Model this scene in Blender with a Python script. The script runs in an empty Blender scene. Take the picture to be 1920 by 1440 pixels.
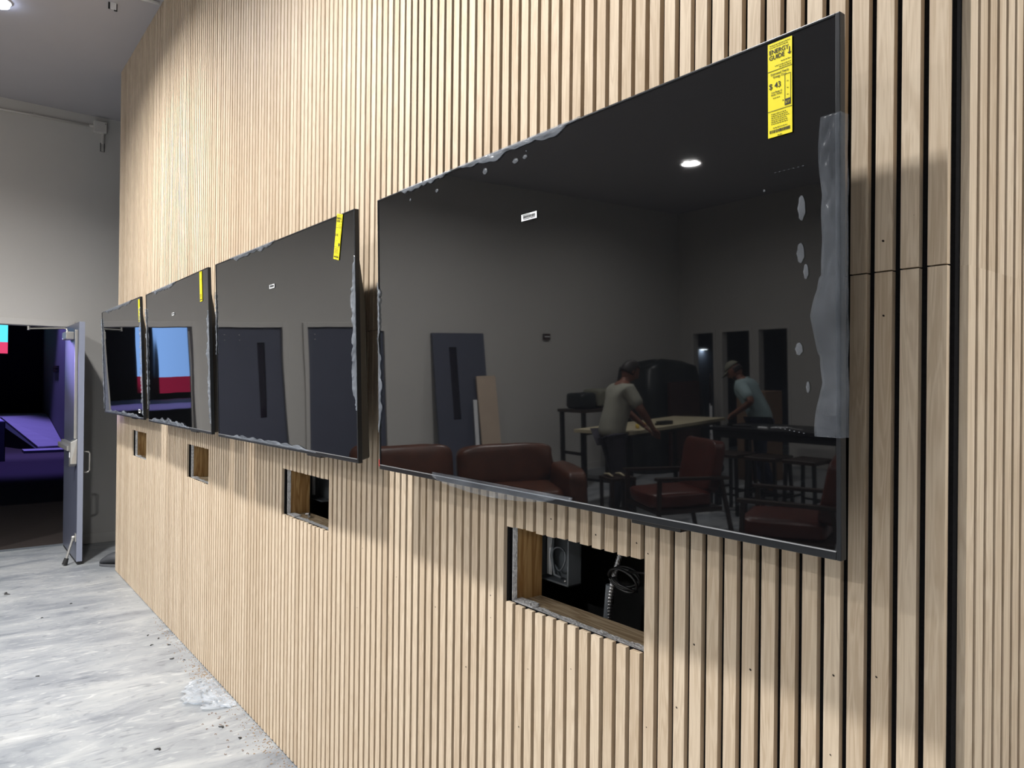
import bpy, bmesh, math, random
from mathutils import Vector, Matrix, noise
random.seed(7)
PI = math.pi
S = bpy.context.scene
C = S.collection

# ------------------------------------------------------------------ camera
cam = bpy.data.cameras.new('camera')
cam.sensor_width = 36.0
cam.lens = 36.0 * 1366.09 / 1920.0
cam.clip_start = 0.02
co = bpy.data.objects.new('camera', cam)
C.objects.link(co)
R_ = Vector((-0.61763065, -0.78639479, 0.01075189))
D_ = Vector((-0.00383973, -0.01065579, -0.99993585))
F_ = Vector((0.78645892, -0.61763232, 0.0035618))
mw = Matrix((R_, -D_, -F_)).transposed().to_4x4()
mw.translation = Vector((-0.4841, 1.1875, 1.6))
co.matrix_world = mw
S.camera = co

# ------------------------------------------------------------------ world, exposure
w = bpy.data.worlds.new('world')
S.world = w
w.use_nodes = True
w.node_tree.nodes['Background'].inputs[0].default_value = (0.02, 0.02, 0.024, 1)
w.node_tree.nodes['Background'].inputs[1].default_value = 1.0
S.view_settings.view_transform = 'Standard'
S.view_settings.look = 'None'
S.view_settings.gamma = 1
S.view_settings.exposure = 0.55
S.view_settings.use_curve_mapping = False
try:
    S.cycles.use_denoising = True
    S.cycles.max_bounces = 10
    S.cycles.sample_clamp_indirect = 6
    S.cycles.caustics_reflective = False
    S.cycles.caustics_refractive = False
except Exception:
    pass

# ------------------------------------------------------------------ downlights (the lamps' light; their housings are built below)
ZC = 4.24
DOWN = [(1.5, 1.36), (4.6, 1.36), (-1.9, -0.7), (2.6, 3.9), (5.3, 4.05), (-1.2, 6.0), (5.56, 6.92), (1.6, 7.6)]  # third lamp is unseen, placed to brighten the return slats
P_ROW = {0: 120, 1: 150, 2: 110, 3: 28, 4: 175, 5: 190, 6: 70, 7: 50}
for k, (x, y) in enumerate(DOWN):
    l = bpy.data.lights.new('downlight_glow', 'AREA')
    l.shape = 'DISK'
    l.size = 0.2
    l.energy = P_ROW[k]
    l.color = (1.0, 0.985, 0.965)
    o = bpy.data.objects.new('downlight_glow', l)
    o.location = (x, y, ZC + (0.05 if y < 1.5 else 0.03))
    C.objects.link(o)
# auditorium lighting beyond the open door: violet stage spots; the second is added to tint the door leaf
for loc, tgt, e, ang, col, sz in [((20.0, -0.35, 5.4), (20.0, -0.55, 0.2), 900, 62, (0.34, 0.27, 1.0), .2),
                          ((10.8, 2.6, 2.9), (7.22, 0.234, 1.80), 1700, 9, (0.45, 0.35, 1.0), .15),
                          ((19.0, 4.2, 5.2), (19.2, 3.2, 0.8), 900, 50, (0.45, 0.38, 1.0), .2),
                          ((16.6, -0.1, 5.2), (16.6, -0.2, 0.0), 900, 62, (0.25, 0.19, 1.0), .3)]:
    l = bpy.data.lights.new('auditorium_spot_glow', 'SPOT')
    l.energy = e
    l.spot_size = math.radians(ang)
    l.spot_blend = 0.6
    l.color = col
    l.shadow_soft_size = sz
    o = bpy.data.objects.new('auditorium_spot_glow', l)
    o.location = loc
    o.rotation_euler = (Vector(tgt) - Vector(loc)).to_track_quat('-Z', 'Y').to_euler()
    C.objects.link(o)


# ------------------------------------------------------------------ materials
def nodes_of(name):
    m = bpy.data.materials.new(name)
    m.use_nodes = True
    nt = m.node_tree
    return m, nt, nt.nodes['Principled BSDF']


def N(nt, t, **kw):
    n = nt.nodes.new(t)
    for k, v in kw.items():
        setattr(n, k, v)
    return n


def srgb(r, g, b):
    f = lambda c: (c / 255 / 12.92) if c / 255 <= 0.04045 else ((c / 255 + 0.055) / 1.055) ** 2.4
    return (f(r), f(g), f(b), 1)


def mat(name, col, rough=0.5, metal=0.0, var=0.06, scale=12.0, bump=0.0, bscale=60.0, ior=1.5, emit=None, es=1.0, coat=0.0, trans=0.0, stretch=(1, 1, 1), coords='Object', spec=None):
    m, nt, b = nodes_of(name)
    tc = N(nt, 'ShaderNodeTexCoord')
    mp = N(nt, 'ShaderNodeMapping')
    mp.inputs['Scale'].default_value = stretch
    nt.links.new(tc.outputs[coords], mp.inputs[0])
    nz = N(nt, 'ShaderNodeTexNoise')
    nz.inputs['Scale'].default_value = scale
    nz.inputs['Detail'].default_value = 4
    nt.links.new(mp.outputs[0], nz.inputs['Vector'])
    r = N(nt, 'ShaderNodeValToRGB')
    c = Vector(col[:3])
    r.color_ramp.elements[0].position = 0.3
    r.color_ramp.elements[1].position = 0.7
    r.color_ramp.elements[0].color = (*[max(0, x * (1 - var)) for x in c], 1)
    r.color_ramp.elements[1].color = (*[min(1, x * (1 + var)) for x in c], 1)
    nt.links.new(nz.outputs['Fac'], r.inputs[0])
    nt.links.new(r.outputs[0], b.inputs['Base Color'])
    b.inputs['Roughness'].default_value = rough
    b.inputs['Metallic'].default_value = metal
    b.inputs['IOR'].default_value = ior
    b.inputs['Coat Weight'].default_value = coat
    b.inputs['Transmission Weight'].default_value = trans
    if spec is not None:
        b.inputs['Specular IOR Level'].default_value = spec
    if emit:
        b.inputs['Emission Color'].default_value = emit
        b.inputs['Emission Strength'].default_value = es
    if bump:
        n2 = N(nt, 'ShaderNodeTexNoise')
        n2.inputs['Scale'].default_value = bscale
        nt.links.new(mp.outputs[0], n2.inputs['Vector'])
        bp = N(nt, 'ShaderNodeBump')
        bp.inputs['Strength'].default_value = bump
        bp.inputs['Distance'].default_value = 0.01
        nt.links.new(n2.outputs['Fac'], bp.inputs['Height'])
        nt.links.new(bp.outputs[0], b.inputs['Normal'])
    return m


def oak(name, light, dark, axis='X', pitch=0.0401, off=0.0):
    """pale oak veneer: each slat gets its own tone and its own grain"""
    m, nt, b = nodes_of(name)
    L = nt.links.new
    tc = N(nt, 'ShaderNodeTexCoord')
    sp = N(nt, 'ShaderNodeSeparateXYZ')
    L(tc.outputs['Object'], sp.inputs[0])
    a = N(nt, 'ShaderNodeMath', operation='ADD')
    a.inputs[1].default_value = off
    L(sp.outputs[axis], a.inputs[0])
    d = N(nt, 'ShaderNodeMath', operation='DIVIDE')
    d.inputs[1].default_value = pitch
    L(a.outputs[0], d.inputs[0])
    fl = N(nt, 'ShaderNodeMath', operation='FLOOR')
    L(d.outputs[0], fl.inputs[0])
    # joint at 1.79 m: other piece above
    gt = N(nt, 'ShaderNodeMath', operation='GREATER_THAN')
    gt.inputs[1].default_value = 1.791
    L(sp.outputs['Z'], gt.inputs[0])
    ml = N(nt, 'ShaderNodeMath', operation='MULTIPLY')
    ml.inputs[1].default_value = 431.7
    L(gt.outputs[0], ml.inputs[0])
    ad = N(nt, 'ShaderNodeMath', operation='ADD')
    L(fl.outputs[0], ad.inputs[0])
    L(ml.outputs[0], ad.inputs[1])
    wn = N(nt, 'ShaderNodeTexWhiteNoise', noise_dimensions='1D')
    L(ad.outputs[0], wn.inputs['W'])
    # grain coordinates shifted per slat
    sh = N(nt, 'ShaderNodeMath', operation='MULTIPLY')
    sh.inputs[1].default_value = 37.0
    L(wn.outputs['Value'], sh.inputs[0])
    cb = N(nt, 'ShaderNodeCombineXYZ')
    zz = N(nt, 'ShaderNodeMath', operation='ADD')
    L(sp.outputs['Z'], zz.inputs[0])
    L(sh.outputs[0], zz.inputs[1])
    L(sp.outputs['X'], cb.inputs[0])
    L(sp.outputs['Y'], cb.inputs[1])
    L(zz.outputs[0], cb.inputs[2])
    mp = N(nt, 'ShaderNodeMapping')
    mp.inputs['Scale'].default_value = (34, 34, 2.2)
    L(cb.outputs[0], mp.inputs[0])
    n1 = N(nt, 'ShaderNodeTexNoise')
    n1.inputs['Scale'].default_value = 1.4
    n1.inputs['Detail'].default_value = 3
    n1.inputs['Distortion'].default_value = 0.9
    L(mp.outputs[0], n1.inputs['Vector'])
    wv = N(nt, 'ShaderNodeMath', operation='MULTIPLY')
    wv.inputs[1].default_value = 34.0
    L(n1.outputs['Fac'], wv.inputs[0])
    sn = N(nt, 'ShaderNodeMath', operation='SINE')
    L(wv.outputs[0], sn.inputs[0])
    mp2 = N(nt, 'ShaderNodeMapping')
    mp2.inputs['Scale'].default_value = (520, 520, 14)
    L(cb.outputs[0], mp2.inputs[0])
    n2 = N(nt, 'ShaderNodeTexNoise')
    n2.inputs['Scale'].default_value = 1.0
    n2.inputs['Detail'].default_value = 2
    L(mp2.outputs[0], n2.inputs['Vector'])
    s1 = N(nt, 'ShaderNodeMath', operation='MULTIPLY_ADD')
    s1.inputs[1].default_value = 0.13
    s1.inputs[2].default_value = 0.40
    L(sn.outputs[0], s1.inputs[0])
    s2 = N(nt, 'ShaderNodeMath', operation='MULTIPLY_ADD')
    s2.inputs[1].default_value = 0.42
    L(n2.outputs['Fac'], s2.inputs[0])
    L(s1.outputs[0], s2.inputs[2])
    s3 = N(nt, 'ShaderNodeMath', operation='MULTIPLY_ADD')
    s3.inputs[1].default_value = 0.30
    L(wn.outputs['Value'], s3.inputs[0])
    L(s2.outputs[0], s3.inputs[2])
    r = N(nt, 'ShaderNodeValToRGB')
    r.color_ramp.elements[0].position = 0.30
    r.color_ramp.elements[0].color = light
    r.color_ramp.elements[1].position = 1.0
    r.color_ramp.elements[1].color = dark
    L(s3.outputs[0], r.inputs[0])
    L(r.outputs[0], b.inputs['Base Color'])
    b.inputs['Roughness'].default_value = 0.55
    b.inputs['Specular IOR Level'].default_value = 0.3
    bp = N(nt, 'ShaderNodeBump')
    bp.inputs['Strength'].default_value = 0.12
    bp.inputs['Distance'].default_value = 0.001
    L(n2.outputs['Fac'], bp.inputs['Height'])
    L(bp.outputs[0], b.inputs['Normal'])
    return m


def pine(name, light, dark, axis_scale):
    m, nt, b = nodes_of(name)
    L = nt.links.new
    tc = N(nt, 'ShaderNodeTexCoord')
    mp = N(nt, 'ShaderNodeMapping')
    mp.inputs['Scale'].default_value = axis_scale
    L(tc.outputs['Object'], mp.inputs[0])
    n1 = N(nt, 'ShaderNodeTexNoise')
    n1.inputs['Scale'].default_value = 1.0
    n1.inputs['Detail'].default_value = 2
    n1.inputs['Distortion'].default_value = 0.6
    L(mp.outputs[0], n1.inputs['Vector'])
    wv = N(nt, 'ShaderNodeMath', operation='MULTIPLY')
    wv.inputs[1].default_value = 30.0
    L(n1.outputs['Fac'], wv.inputs[0])
    sn = N(nt, 'ShaderNodeMath', operation='SINE')
    L(wv.outputs[0], sn.inputs[0])
    r = N(nt, 'ShaderNodeValToRGB')
    r.color_ramp.elements[0].color = light
    r.color_ramp.elements[1].color = dark
    mr = N(nt, 'ShaderNodeMath', operation='MULTIPLY_ADD')
    mr.inputs[1].default_value = 0.5
    mr.inputs[2].default_value = 0.5
    L(sn.outputs[0], mr.inputs[0])
    L(mr.outputs[0], r.inputs[0])
    L(r.outputs[0], b.inputs['Base Color'])
    b.inputs['Roughness'].default_value = 0.7
    return m


def concrete(name):
    m, nt, b = nodes_of(name)
    L = nt.links.new
    tc = N(nt, 'ShaderNodeTexCoord')
    mp = N(nt, 'ShaderNodeMapping')
    mp.inputs['Rotation'].default_value = (0, 0, 0.62)
    mp.inputs['Scale'].default_value = (2.6, 1.0, 1)
    L(tc.outputs['Object'], mp.inputs[0])
    n1 = N(nt, 'ShaderNodeTexNoise')
    n1.inputs['Scale'].default_value = 1.7
    n1.inputs['Detail'].default_value = 9
    n1.inputs['Roughness'].default_value = 0.62
    n1.inputs['Distortion'].default_value = 0.8
    L(mp.outputs[0], n1.inputs['Vector'])
    n2 = N(nt, 'ShaderNodeTexNoise')
    n2.inputs['Scale'].default_value = 7.5
    n2.inputs['Detail'].default_value = 8
    n2.inputs['Distortion'].default_value = 1.6
    L(mp.outputs[0], n2.inputs['Vector'])
    r1 = N(nt, 'ShaderNodeValToRGB')
    e = r1.color_ramp.elements
    e[0].position = 0.30
    e[0].color = srgb(114, 119, 126)
    e[1].position = 0.74
    e[1].color = srgb(172, 174, 174)
    k = e.new(0.5)
    k.color = srgb(145, 149, 153)
    L(n1.outputs['Fac'], r1.inputs[0])
    r2 = N(nt, 'ShaderNodeValToRGB')
    e = r2.color_ramp.elements
    e[0].position = 0.58
    e[0].color = (0, 0, 0, 1)
    e[1].position = 0.76
    e[1].color = (1, 1, 1, 1)
    L(n2.outputs['Fac'], r2.inputs[0])
    mx = N(nt, 'ShaderNodeMixRGB', blend_type='MIX')
    L(r1.outputs[0], mx.inputs[1])
    mx.inputs[2].default_value = srgb(206, 208, 206)
    ml = N(nt, 'ShaderNodeMath', operation='MULTIPLY')
    ml.inputs[1].default_value = 0.5
    L(r2.outputs[0], ml.inputs[0])
    L(ml.outputs[0], mx.inputs[0])
    r3 = N(nt, 'ShaderNodeValToRGB')
    e = r3.color_ramp.elements
    e[0].position = 0.30
    e[0].color = (0.62, 0.63, 0.65, 1)
    e[1].position = 0.42
    e[1].color = (1, 1, 1, 1)
    L(n2.outputs['Fac'], r3.inputs[0])
    m2 = N(nt, 'ShaderNodeMixRGB', blend_type='MULTIPLY')
    m2.inputs[0].default_value = 0.8
    L(mx.outputs[0], m2.inputs[1])
    L(r3.outputs[0], m2.inputs[2])
    L(m2.outputs[0], b.inputs['Base Color'])
    rr = N(nt, 'ShaderNodeMath', operation='MULTIPLY_ADD')
    rr.inputs[1].default_value = 0.3
    rr.inputs[2].default_value = 0.27
    L(n1.outputs['Fac'], rr.inputs[0])
    L(rr.outputs[0], b.inputs['Roughness'])
    bp = N(nt, 'ShaderNodeBump')
    bp.inputs['Strength'].default_value = 0.2
    bp.inputs['Distance'].default_value = 0.004
    L(n2.outputs['Fac'], bp.inputs['Height'])
    L(bp.outputs[0], b.inputs['Normal'])
    return m


def screen_mat(name, wave):
    m, nt, b = nodes_of(name)
    L = nt.links.new
    b.inputs['Base Color'].default_value = (0.0035, 0.0038, 0.0045, 1)
    b.inputs['Roughness'].default_value = 0.02
    b.inputs['IOR'].default_value = 1.70
    if wave:
        tc = N(nt, 'ShaderNodeTexCoord')
        mp = N(nt, 'ShaderNodeMapping')
        mp.inputs['Scale'].default_value = (1.0, 1.0, 0.55)
        L(tc.outputs['Object'], mp.inputs[0])
        n1 = N(nt, 'ShaderNodeTexNoise')
        n1.inputs['Scale'].default_value = 3.2
        n1.inputs['Detail'].default_value = 0.5
        L(mp.outputs[0], n1.inputs['Vector'])
        bp = N(nt, 'ShaderNodeBump')
        bp.inputs['Strength'].default_value = 1.0
        bp.inputs['Distance'].default_value = wave
        L(n1.outputs['Fac'], bp.inputs['Height'])
        L(bp.outputs[0], b.inputs['Normal'])
    return m


def film_mat(name, op=0.35):
    """clear protective film: mostly see-through, with sharp sheen"""
    m = bpy.data.materials.new(name)
    m.use_nodes = True
    nt = m.node_tree
    for n in list(nt.nodes):
        nt.nodes.remove(n)
    L = nt.links.new
    out = N(nt, 'ShaderNodeOutputMaterial')
    t = N(nt, 'ShaderNodeBsdfTransparent')
    t.inputs[0].default_value = (0.93, 0.95, 0.97, 1)
    g = N(nt, 'ShaderNodeBsdfPrincipled')
    g.inputs['Base Color'].default_value = (0.42, 0.45, 0.50, 1)
    g.inputs['Roughness'].default_value = 0.16
    mx = N(nt, 'ShaderNodeMixShader')
    tc = N(nt, 'ShaderNodeTexCoord')
    n1 = N(nt, 'ShaderNodeTexNoise')
    n1.inputs['Scale'].default_value = 12
    n1.inputs['Detail'].default_value = 3
    L(tc.outputs['Object'], n1.inputs['Vector'])
    ml = N(nt, 'ShaderNodeMath', operation='MULTIPLY')
    ml.inputs[1].default_value = op
    L(n1.outputs['Fac'], ml.inputs[0])
    L(ml.outputs[0], mx.inputs[0])
    bp = N(nt, 'ShaderNodeBump')
    bp.inputs['Strength'].default_value = 0.5
    bp.inputs['Distance'].default_value = 0.004
    L(n1.outputs['Fac'], bp.inputs['Height'])
    L(bp.outputs[0], g.inputs['Normal'])
    L(t.outputs[0], mx.inputs[1])
    L(g.outputs[0], mx.inputs[2])
    L(mx.outputs[0], out.inputs[0])
    return m


def glow(name, col, st):
    m, nt, b = nodes_of(name)
    b.inputs['Base Color'].default_value = (*col, 1)
    b.inputs['Emission Color'].default_value = (*col, 1)
    b.inputs['Emission Strength'].default_value = st
    return m


OAK_L, OAK_D = srgb(228, 211, 187), srgb(190, 169, 143)
M = dict(
    slat=oak('slat_oak', OAK_L, OAK_D, 'X', 0.0401, 0.0335),
    slat_ret=oak('slat_oak_return', OAK_L, OAK_D, 'Y', 0.039, 0.0),
    felt=mat('black_felt', (0.006, 0.006, 0.007), 0.95, var=0.3, scale=200, spec=0.1),
    drywall=mat('gypsum_edge', srgb(236, 237, 240), 0.9, var=0.25, scale=90, bump=0.6, bscale=150),
    paint=mat('grey_wall_paint', srgb(196, 194, 190), 0.75, var=0.012, scale=3, bump=0.03, bscale=250),
    ceilp=mat('grey_ceiling_paint', srgb(176, 174, 178), 0.85, var=0.012, scale=3),
    framep=mat('painted_frame', srgb(200, 198, 194), 0.45, var=0.01),
    concrete=concrete('polished_concrete'),
    stud=pine('pine_framing', srgb(196, 158, 104), srgb(158, 116, 66), (30, 30, 3)),
    sill=pine('pine_sill', srgb(190, 170, 140), srgb(150, 128, 98), (4, 34, 34)),
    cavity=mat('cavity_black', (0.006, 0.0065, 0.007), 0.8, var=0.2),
    steel=mat('galvanised_steel', (0.55, 0.56, 0.58), 0.35, 0.9, var=0.1, scale=40),
    bracket=mat('grey_steel_box', (0.16, 0.18, 0.20), 0.45, 0.2, var=0.1),
    blackp=mat('black_plastic', (0.010, 0.011, 0.012), 0.35, var=0.1),
    bezel=mat('bezel_metal', (0.016, 0.018, 0.021), 0.3, 0.35, var=0.05),
    bezel_hl=mat('bezel_highlight_metal', (0.55, 0.56, 0.58), 0.3, 0.7, var=0.03),
    film=film_mat('protective_film', 0.15), film2=film_mat('crumpled_film', 0.42),
    yellow=mat('yellow_label_paper', srgb(240, 224, 0), 0.5, var=0.01),
    ink=mat('label_ink', (0.012, 0.012, 0.012), 0.6, var=0.05),
    inkg=mat('label_fine_print', srgb(120, 116, 20), 0.6, var=0.05),
    white=mat('white_label_paper', srgb(236, 238, 240), 0.5, var=0.01),
    red=mat('red_tag', srgb(205, 60, 48), 0.5, var=0.05),
    door=mat('slate_door_paint', srgb(84, 88, 104), 0.32, var=0.03, scale=6),
    glassd=mat('dark_vision_glass', (0.01, 0.008, 0.02), 0.05, var=0.05),  # violet in the colour stands in for auditorium light behind the slit
    silver=mat('door_hardware_metal', (0.62, 0.61, 0.58), 0.35, 0.8, var=0.05),
    rubber=mat('rubber_black', (0.012, 0.012, 0.013), 0.7, var=0.1),
    shoe=mat('shoe_rubber_grey', srgb(62, 64, 68), 0.6, var=0.08, scale=30),
    sole=mat('shoe_sole', srgb(84, 86, 90), 0.7, var=0.08),
    leather=mat('brown_leather', srgb(82, 46, 30), 0.38, var=0.25, scale=9, bump=0.25, bscale=14),
    leatherr=mat('red_brown_leather', srgb(80, 36, 27), 0.36, var=0.2, scale=9, bump=0.25, bscale=14),
    darkwood=mat('dark_walnut', srgb(44, 32, 27), 0.4, var=0.2, scale=10),
    blackmetal=mat('black_metal', (0.012, 0.012, 0.014), 0.4, 0.3, var=0.1),
    ply=mat('pale_plywood', srgb(186, 176, 148), 0.55, var=0.06, scale=5),
    board=mat('pale_board', srgb(206, 186, 166), 0.6, var=0.05, scale=6),
    strip=mat('white_strip', srgb(235, 237, 240), 0.5, var=0.03),
    tarp=mat('black_tarp', (0.012, 0.016, 0.018), 0.38, var=0.3, scale=6, bump=0.5, bscale=7),
    tarpr=mat('dark_red_cabinet', (0.035, 0.013, 0.012), 0.4, var=0.2),
    cardboard=mat('cardboard', srgb(120, 96, 78), 0.8, var=0.05),
    skin=mat('skin', srgb(122, 80, 64), 0.5, var=0.06, scale=20),
    hair=mat('dark_hair', (0.014, 0.010, 0.009), 0.6, var=0.2, scale=60),
    shirtw=mat('pale_green_grey_shirt', srgb(150, 150, 138), 0.85, var=0.08, scale=8, bump=0.3, bscale=12),
    shirtb=mat('light_blue_shirt', srgb(150, 172, 176), 0.8, var=0.06, scale=8, bump=0.3, bscale=12),
    shirtd=mat('light_blue_shirt_stripe', srgb(222, 226, 226), 0.8, var=0.04),
    jeans=mat('dark_jeans', srgb(36, 44, 66), 0.85, var=0.12, scale=30),
    trousers=mat('grey_trousers', srgb(52, 50, 60), 0.85, var=0.1, scale=20),
    cap=mat('olive_cap', srgb(118, 118, 104), 0.8, var=0.08, scale=20),
    yellowt=mat('yellow_tool', srgb(206, 176, 60), 0.5, var=0.05),
    carpet=mat('dark_carpet', (0.030, 0.021, 0.018), 0.95, var=0.4, scale=300, bump=0.4, bscale=400),
    audwall=mat('black_auditorium_wall', (0.006, 0.007, 0.016), 0.9, var=0.1),
    audside=mat('grey_auditorium_wall', (0.09, 0.085, 0.10), 0.85, var=0.03),
    deck=mat('stage_deck', (0.30, 0.29, 0.34), 0.6, var=0.12, scale=3, stretch=(14, 0.3, 1)),
    skirt=mat('stage_skirt', (0.020, 0.028, 0.034), 0.8, var=0.1),
    sc_cy=glow('screen_cyan', (0.10, 0.70, 0.85), 0.9),
    sc_lb=glow('screen_light_blue', (0.22, 0.42, 0.85), 1.6),
    sc_pk=glow('screen_pink_red', (0.62, 0.05, 0.13), 0.9),
    sc_rd=glow('screen_dark_red', (0.30, 0.012, 0.05), 1.0),
    sawdust=mat('sawdust', srgb(160, 136, 108), 0.9, var=0.15, scale=80),
    debris=mat('dark_scrap', (0.03, 0.03, 0.03), 0.6, var=0.3),
    shaving=mat('brown_shaving', srgb(130, 100, 74), 0.8, var=0.2),
    hole=mat('nail_hole', (0.02, 0.013, 0.008), 0.9, var=0.2),
    pipe=mat('painted_conduit', srgb(200, 197, 192), 0.5, var=0.01),
    lampring=mat('downlight_trim', (0.75, 0.75, 0.75), 0.5, var=0.01),
    sconce_g=glow('sconce_light', (0.85, 0.93, 1.0), 12.0),
    cover=mat('plastic_sheet', srgb(225, 230, 234), 0.25, var=0.05),
)
lens_glow = glow('downlight_lens', (1.0, 0.98, 0.95), 30.0)


# ------------------------------------------------------------------ mesh helpers
class MB:
    def __init__(self):
        self.bm = bmesh.new()

    def box(self, a, b, rot=None, origin=None):
        x0, y0, z0 = [min(p, q) for p, q in zip(a, b)]
        x1, y1, z1 = [max(p, q) for p, q in zip(a, b)]
        vs = [self.bm.verts.new(v) for v in [(x0, y0, z0), (x1, y0, z0), (x1, y1, z0), (x0, y1, z0), (x0, y0, z1), (x1, y0, z1), (x1, y1, z1), (x0, y1, z1)]]
        for f in [(0, 3, 2, 1), (4, 5, 6, 7), (0, 1, 5, 4), (1, 2, 6, 5), (2, 3, 7, 6), (3, 0, 4, 7)]:
            self.bm.faces.new([vs[i] for i in f])
        if rot is not None:
            bmesh.ops.rotate(self.bm, verts=vs, cent=origin or Vector((0, 0, 0)), matrix=rot)
        return vs

    def hexa(self, p):
        vs = [self.bm.verts.new(v) for v in p]
        for f in [(0, 3, 2, 1), (4, 5, 6, 7), (0, 1, 5, 4), (1, 2, 6, 5), (2, 3, 7, 6), (3, 0, 4, 7)]:
            self.bm.faces.new([vs[i] for i in f])
        return vs

    def bar(self, p, q, wd, th, up=(0, 0, 1)):
        p, q = Vector(p), Vector(q)
        d = (q - p).normalized()
        u = Vector(up)
        s = d.cross(u)
        if s.length < 1e-4:
            s = d.cross(Vector((1, 0, 0)))
        s.normalize()
        t = s.cross(d).normalized()
        c = []
        for e in (p, q):
            for a, b in ((-1, -1), (1, -1), (1, 1), (-1, 1)):
                c.append(e + s * a * wd / 2 + t * b * th / 2)
        return self.hexa(c)

    def tube(self, pts, r, n=10, caps=True):
        pts = [Vector(p) for p in pts]
        rs = r if isinstance(r, (list, tuple)) else [r] * len(pts)
        rings = []
        prev = None
        for i, p in enumerate(pts):
            d = (pts[min(i + 1, len(pts) - 1)] - pts[max(i - 1, 0)]).normalized()
            if prev is None:
                u = d.orthogonal().normalized()
            else:
                u = (prev - d * prev.dot(d))
                u = u.normalized() if u.length > 1e-5 else d.orthogonal().normalized()
            prev = u
            v = d.cross(u)
            rings.append([self.bm.verts.new(p + (u * math.cos(a) + v * math.sin(a)) * rs[i]) for a in [2 * PI * k / n for k in range(n)]])
        for a, b in zip(rings, rings[1:]):
            for k in range(n):
                self.bm.faces.new([a[k], a[(k + 1) % n], b[(k + 1) % n], b[k]])
        if caps:
            self.bm.faces.new(list(reversed(rings[0])))
            self.bm.faces.new(rings[-1])
        return self

    def lathe(self, prof, cen, n=32):
        cx, cy, cz = cen
        rings = [[self.bm.verts.new((cx + r * math.cos(2 * PI * k / n), cy + r * math.sin(2 * PI * k / n), cz + z)) for k in range(n)] for r, z in prof]
        for a, b in zip(rings, rings[1:]):
            for k in range(n):
                self.bm.faces.new([a[k], a[(k + 1) % n], b[(k + 1) % n], b[k]])
        return self

    def ball(self, c, r, sc=(1, 1, 1), seg=20, rings=12):
        g = bmesh.ops.create_uvsphere(self.bm, u_segments=seg, v_segments=rings, radius=r)['verts']
        for v in g:
            v.co = Vector((v.co.x * sc[0], v.co.y * sc[1], v.co.z * sc[2])) + Vector(c)
        return g

    def grid(self, fn, nu, nv, thick=0.0):
        vs = [[self.bm.verts.new(fn(i / nu, j / nv)) for j in range(nv + 1)] for i in range(nu + 1)]
        for i in range(nu):
            for j in range(nv):
                self.bm.faces.new([vs[i][j], vs[i + 1][j], vs[i + 1][j + 1], vs[i][j + 1]])
        return vs

    def build(self, name, m, parent=None, smooth=False, bevel=0.0, subsurf=0, solid=0.0):
        bmesh.ops.recalc_face_normals(self.bm, faces=self.bm.faces[:])
        me = bpy.data.meshes.new(name)
        self.bm.to_mesh(me)
        self.bm.free()
        me.materials.append(m)
        o = bpy.data.objects.new(name, me)
        C.objects.link(o)
        if smooth:
            for p in me.polygons:
                p.use_smooth = True
        if solid:
            k = o.modifiers.new('thick', 'SOLIDIFY')
            k.thickness = solid
        if bevel:
            k = o.modifiers.new('bevel', 'BEVEL')
            k.width = bevel
            k.segments = 3
            k.limit_method = 'ANGLE'
        if subsurf:
            k = o.modifiers.new('sub', 'SUBSURF')
            k.levels = k.render_levels = subsurf
        if parent:
            o.parent = parent
        return o


def thing(name, label, cat, loc=(0, 0, 0), rotz=0.0, group=None):
    o = bpy.data.objects.new(name, None)
    o.empty_display_size = 0.05
    C.objects.link(o)
    o.location = loc
    o.rotation_euler = (0, 0, rotz)
    o['label'] = label
    o['category'] = cat
    if group:
        o['group'] = group
    return o


def tag(o, label, cat, group=None, kind=None):
    o['label'] = label
    o['category'] = cat
    if group:
        o['group'] = group
    if kind:
        o['kind'] = kind
    return o


def struct(o, label, cat='wall'):
    o['kind'] = 'structure'
    o['label'] = label
    o['category'] = cat
    return o


def copy_tree(o, parent=None):
    c = o.copy()
    C.objects.link(c)
    c.parent = parent
    for ch in list(o.children):
        copy_tree(ch, c)
    return c


def text_mesh(name, txt, size, loc, m, parent, sx=1.0, align='LEFT', bold=0.0, yoff=-0.0004):
    cu = bpy.data.curves.new(name, 'FONT')
    cu.body = txt
    cu.size = size
    cu.align_x = align
    cu.offset = bold
    cu.extrude = 0.00008
    t = bpy.data.objects.new(name, cu)
    C.objects.link(t)
    bpy.context.view_layer.update()
    me = bpy.data.meshes.new_from_object(t.evaluated_get(bpy.context.evaluated_depsgraph_get()))
    C.objects.unlink(t)
    bpy.data.objects.remove(t)
    for v in me.vertices:
        x, y, z = v.co
        v.co = (x * sx + loc[0], yoff + loc[1] - z, y + loc[2])
    me.name = name
    me.materials.clear()
    me.materials.append(m)
    o = bpy.data.objects.new(name, me)
    C.objects.link(o)
    o.parent = parent
    return o


# ================================================================== SETTING
XD = 7.78           # door wall plane
YO = 9.4            # opposite wall
XB, YB = -4.5, -3.0
P = 0.0401          # slat pitch
XE = 6.475          # far end of the slat wall
# floor
b = MB()
b.box((XB - .1, YB - .1, -0.1), (XD + .07, YO + 2.6, 0.0))
struct(b.build('floor', M['concrete']), 'mottled grey polished concrete floor', 'floor')
b = MB()
b.box((XB - .1, YB - .1, ZC), (XD + .14, YO + 2.6, ZC + 0.3))
ceil = b.build('ceiling', M['ceilp'])
struct(ceil, 'plain grey painted ceiling above the slat wall', 'ceiling')
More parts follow.
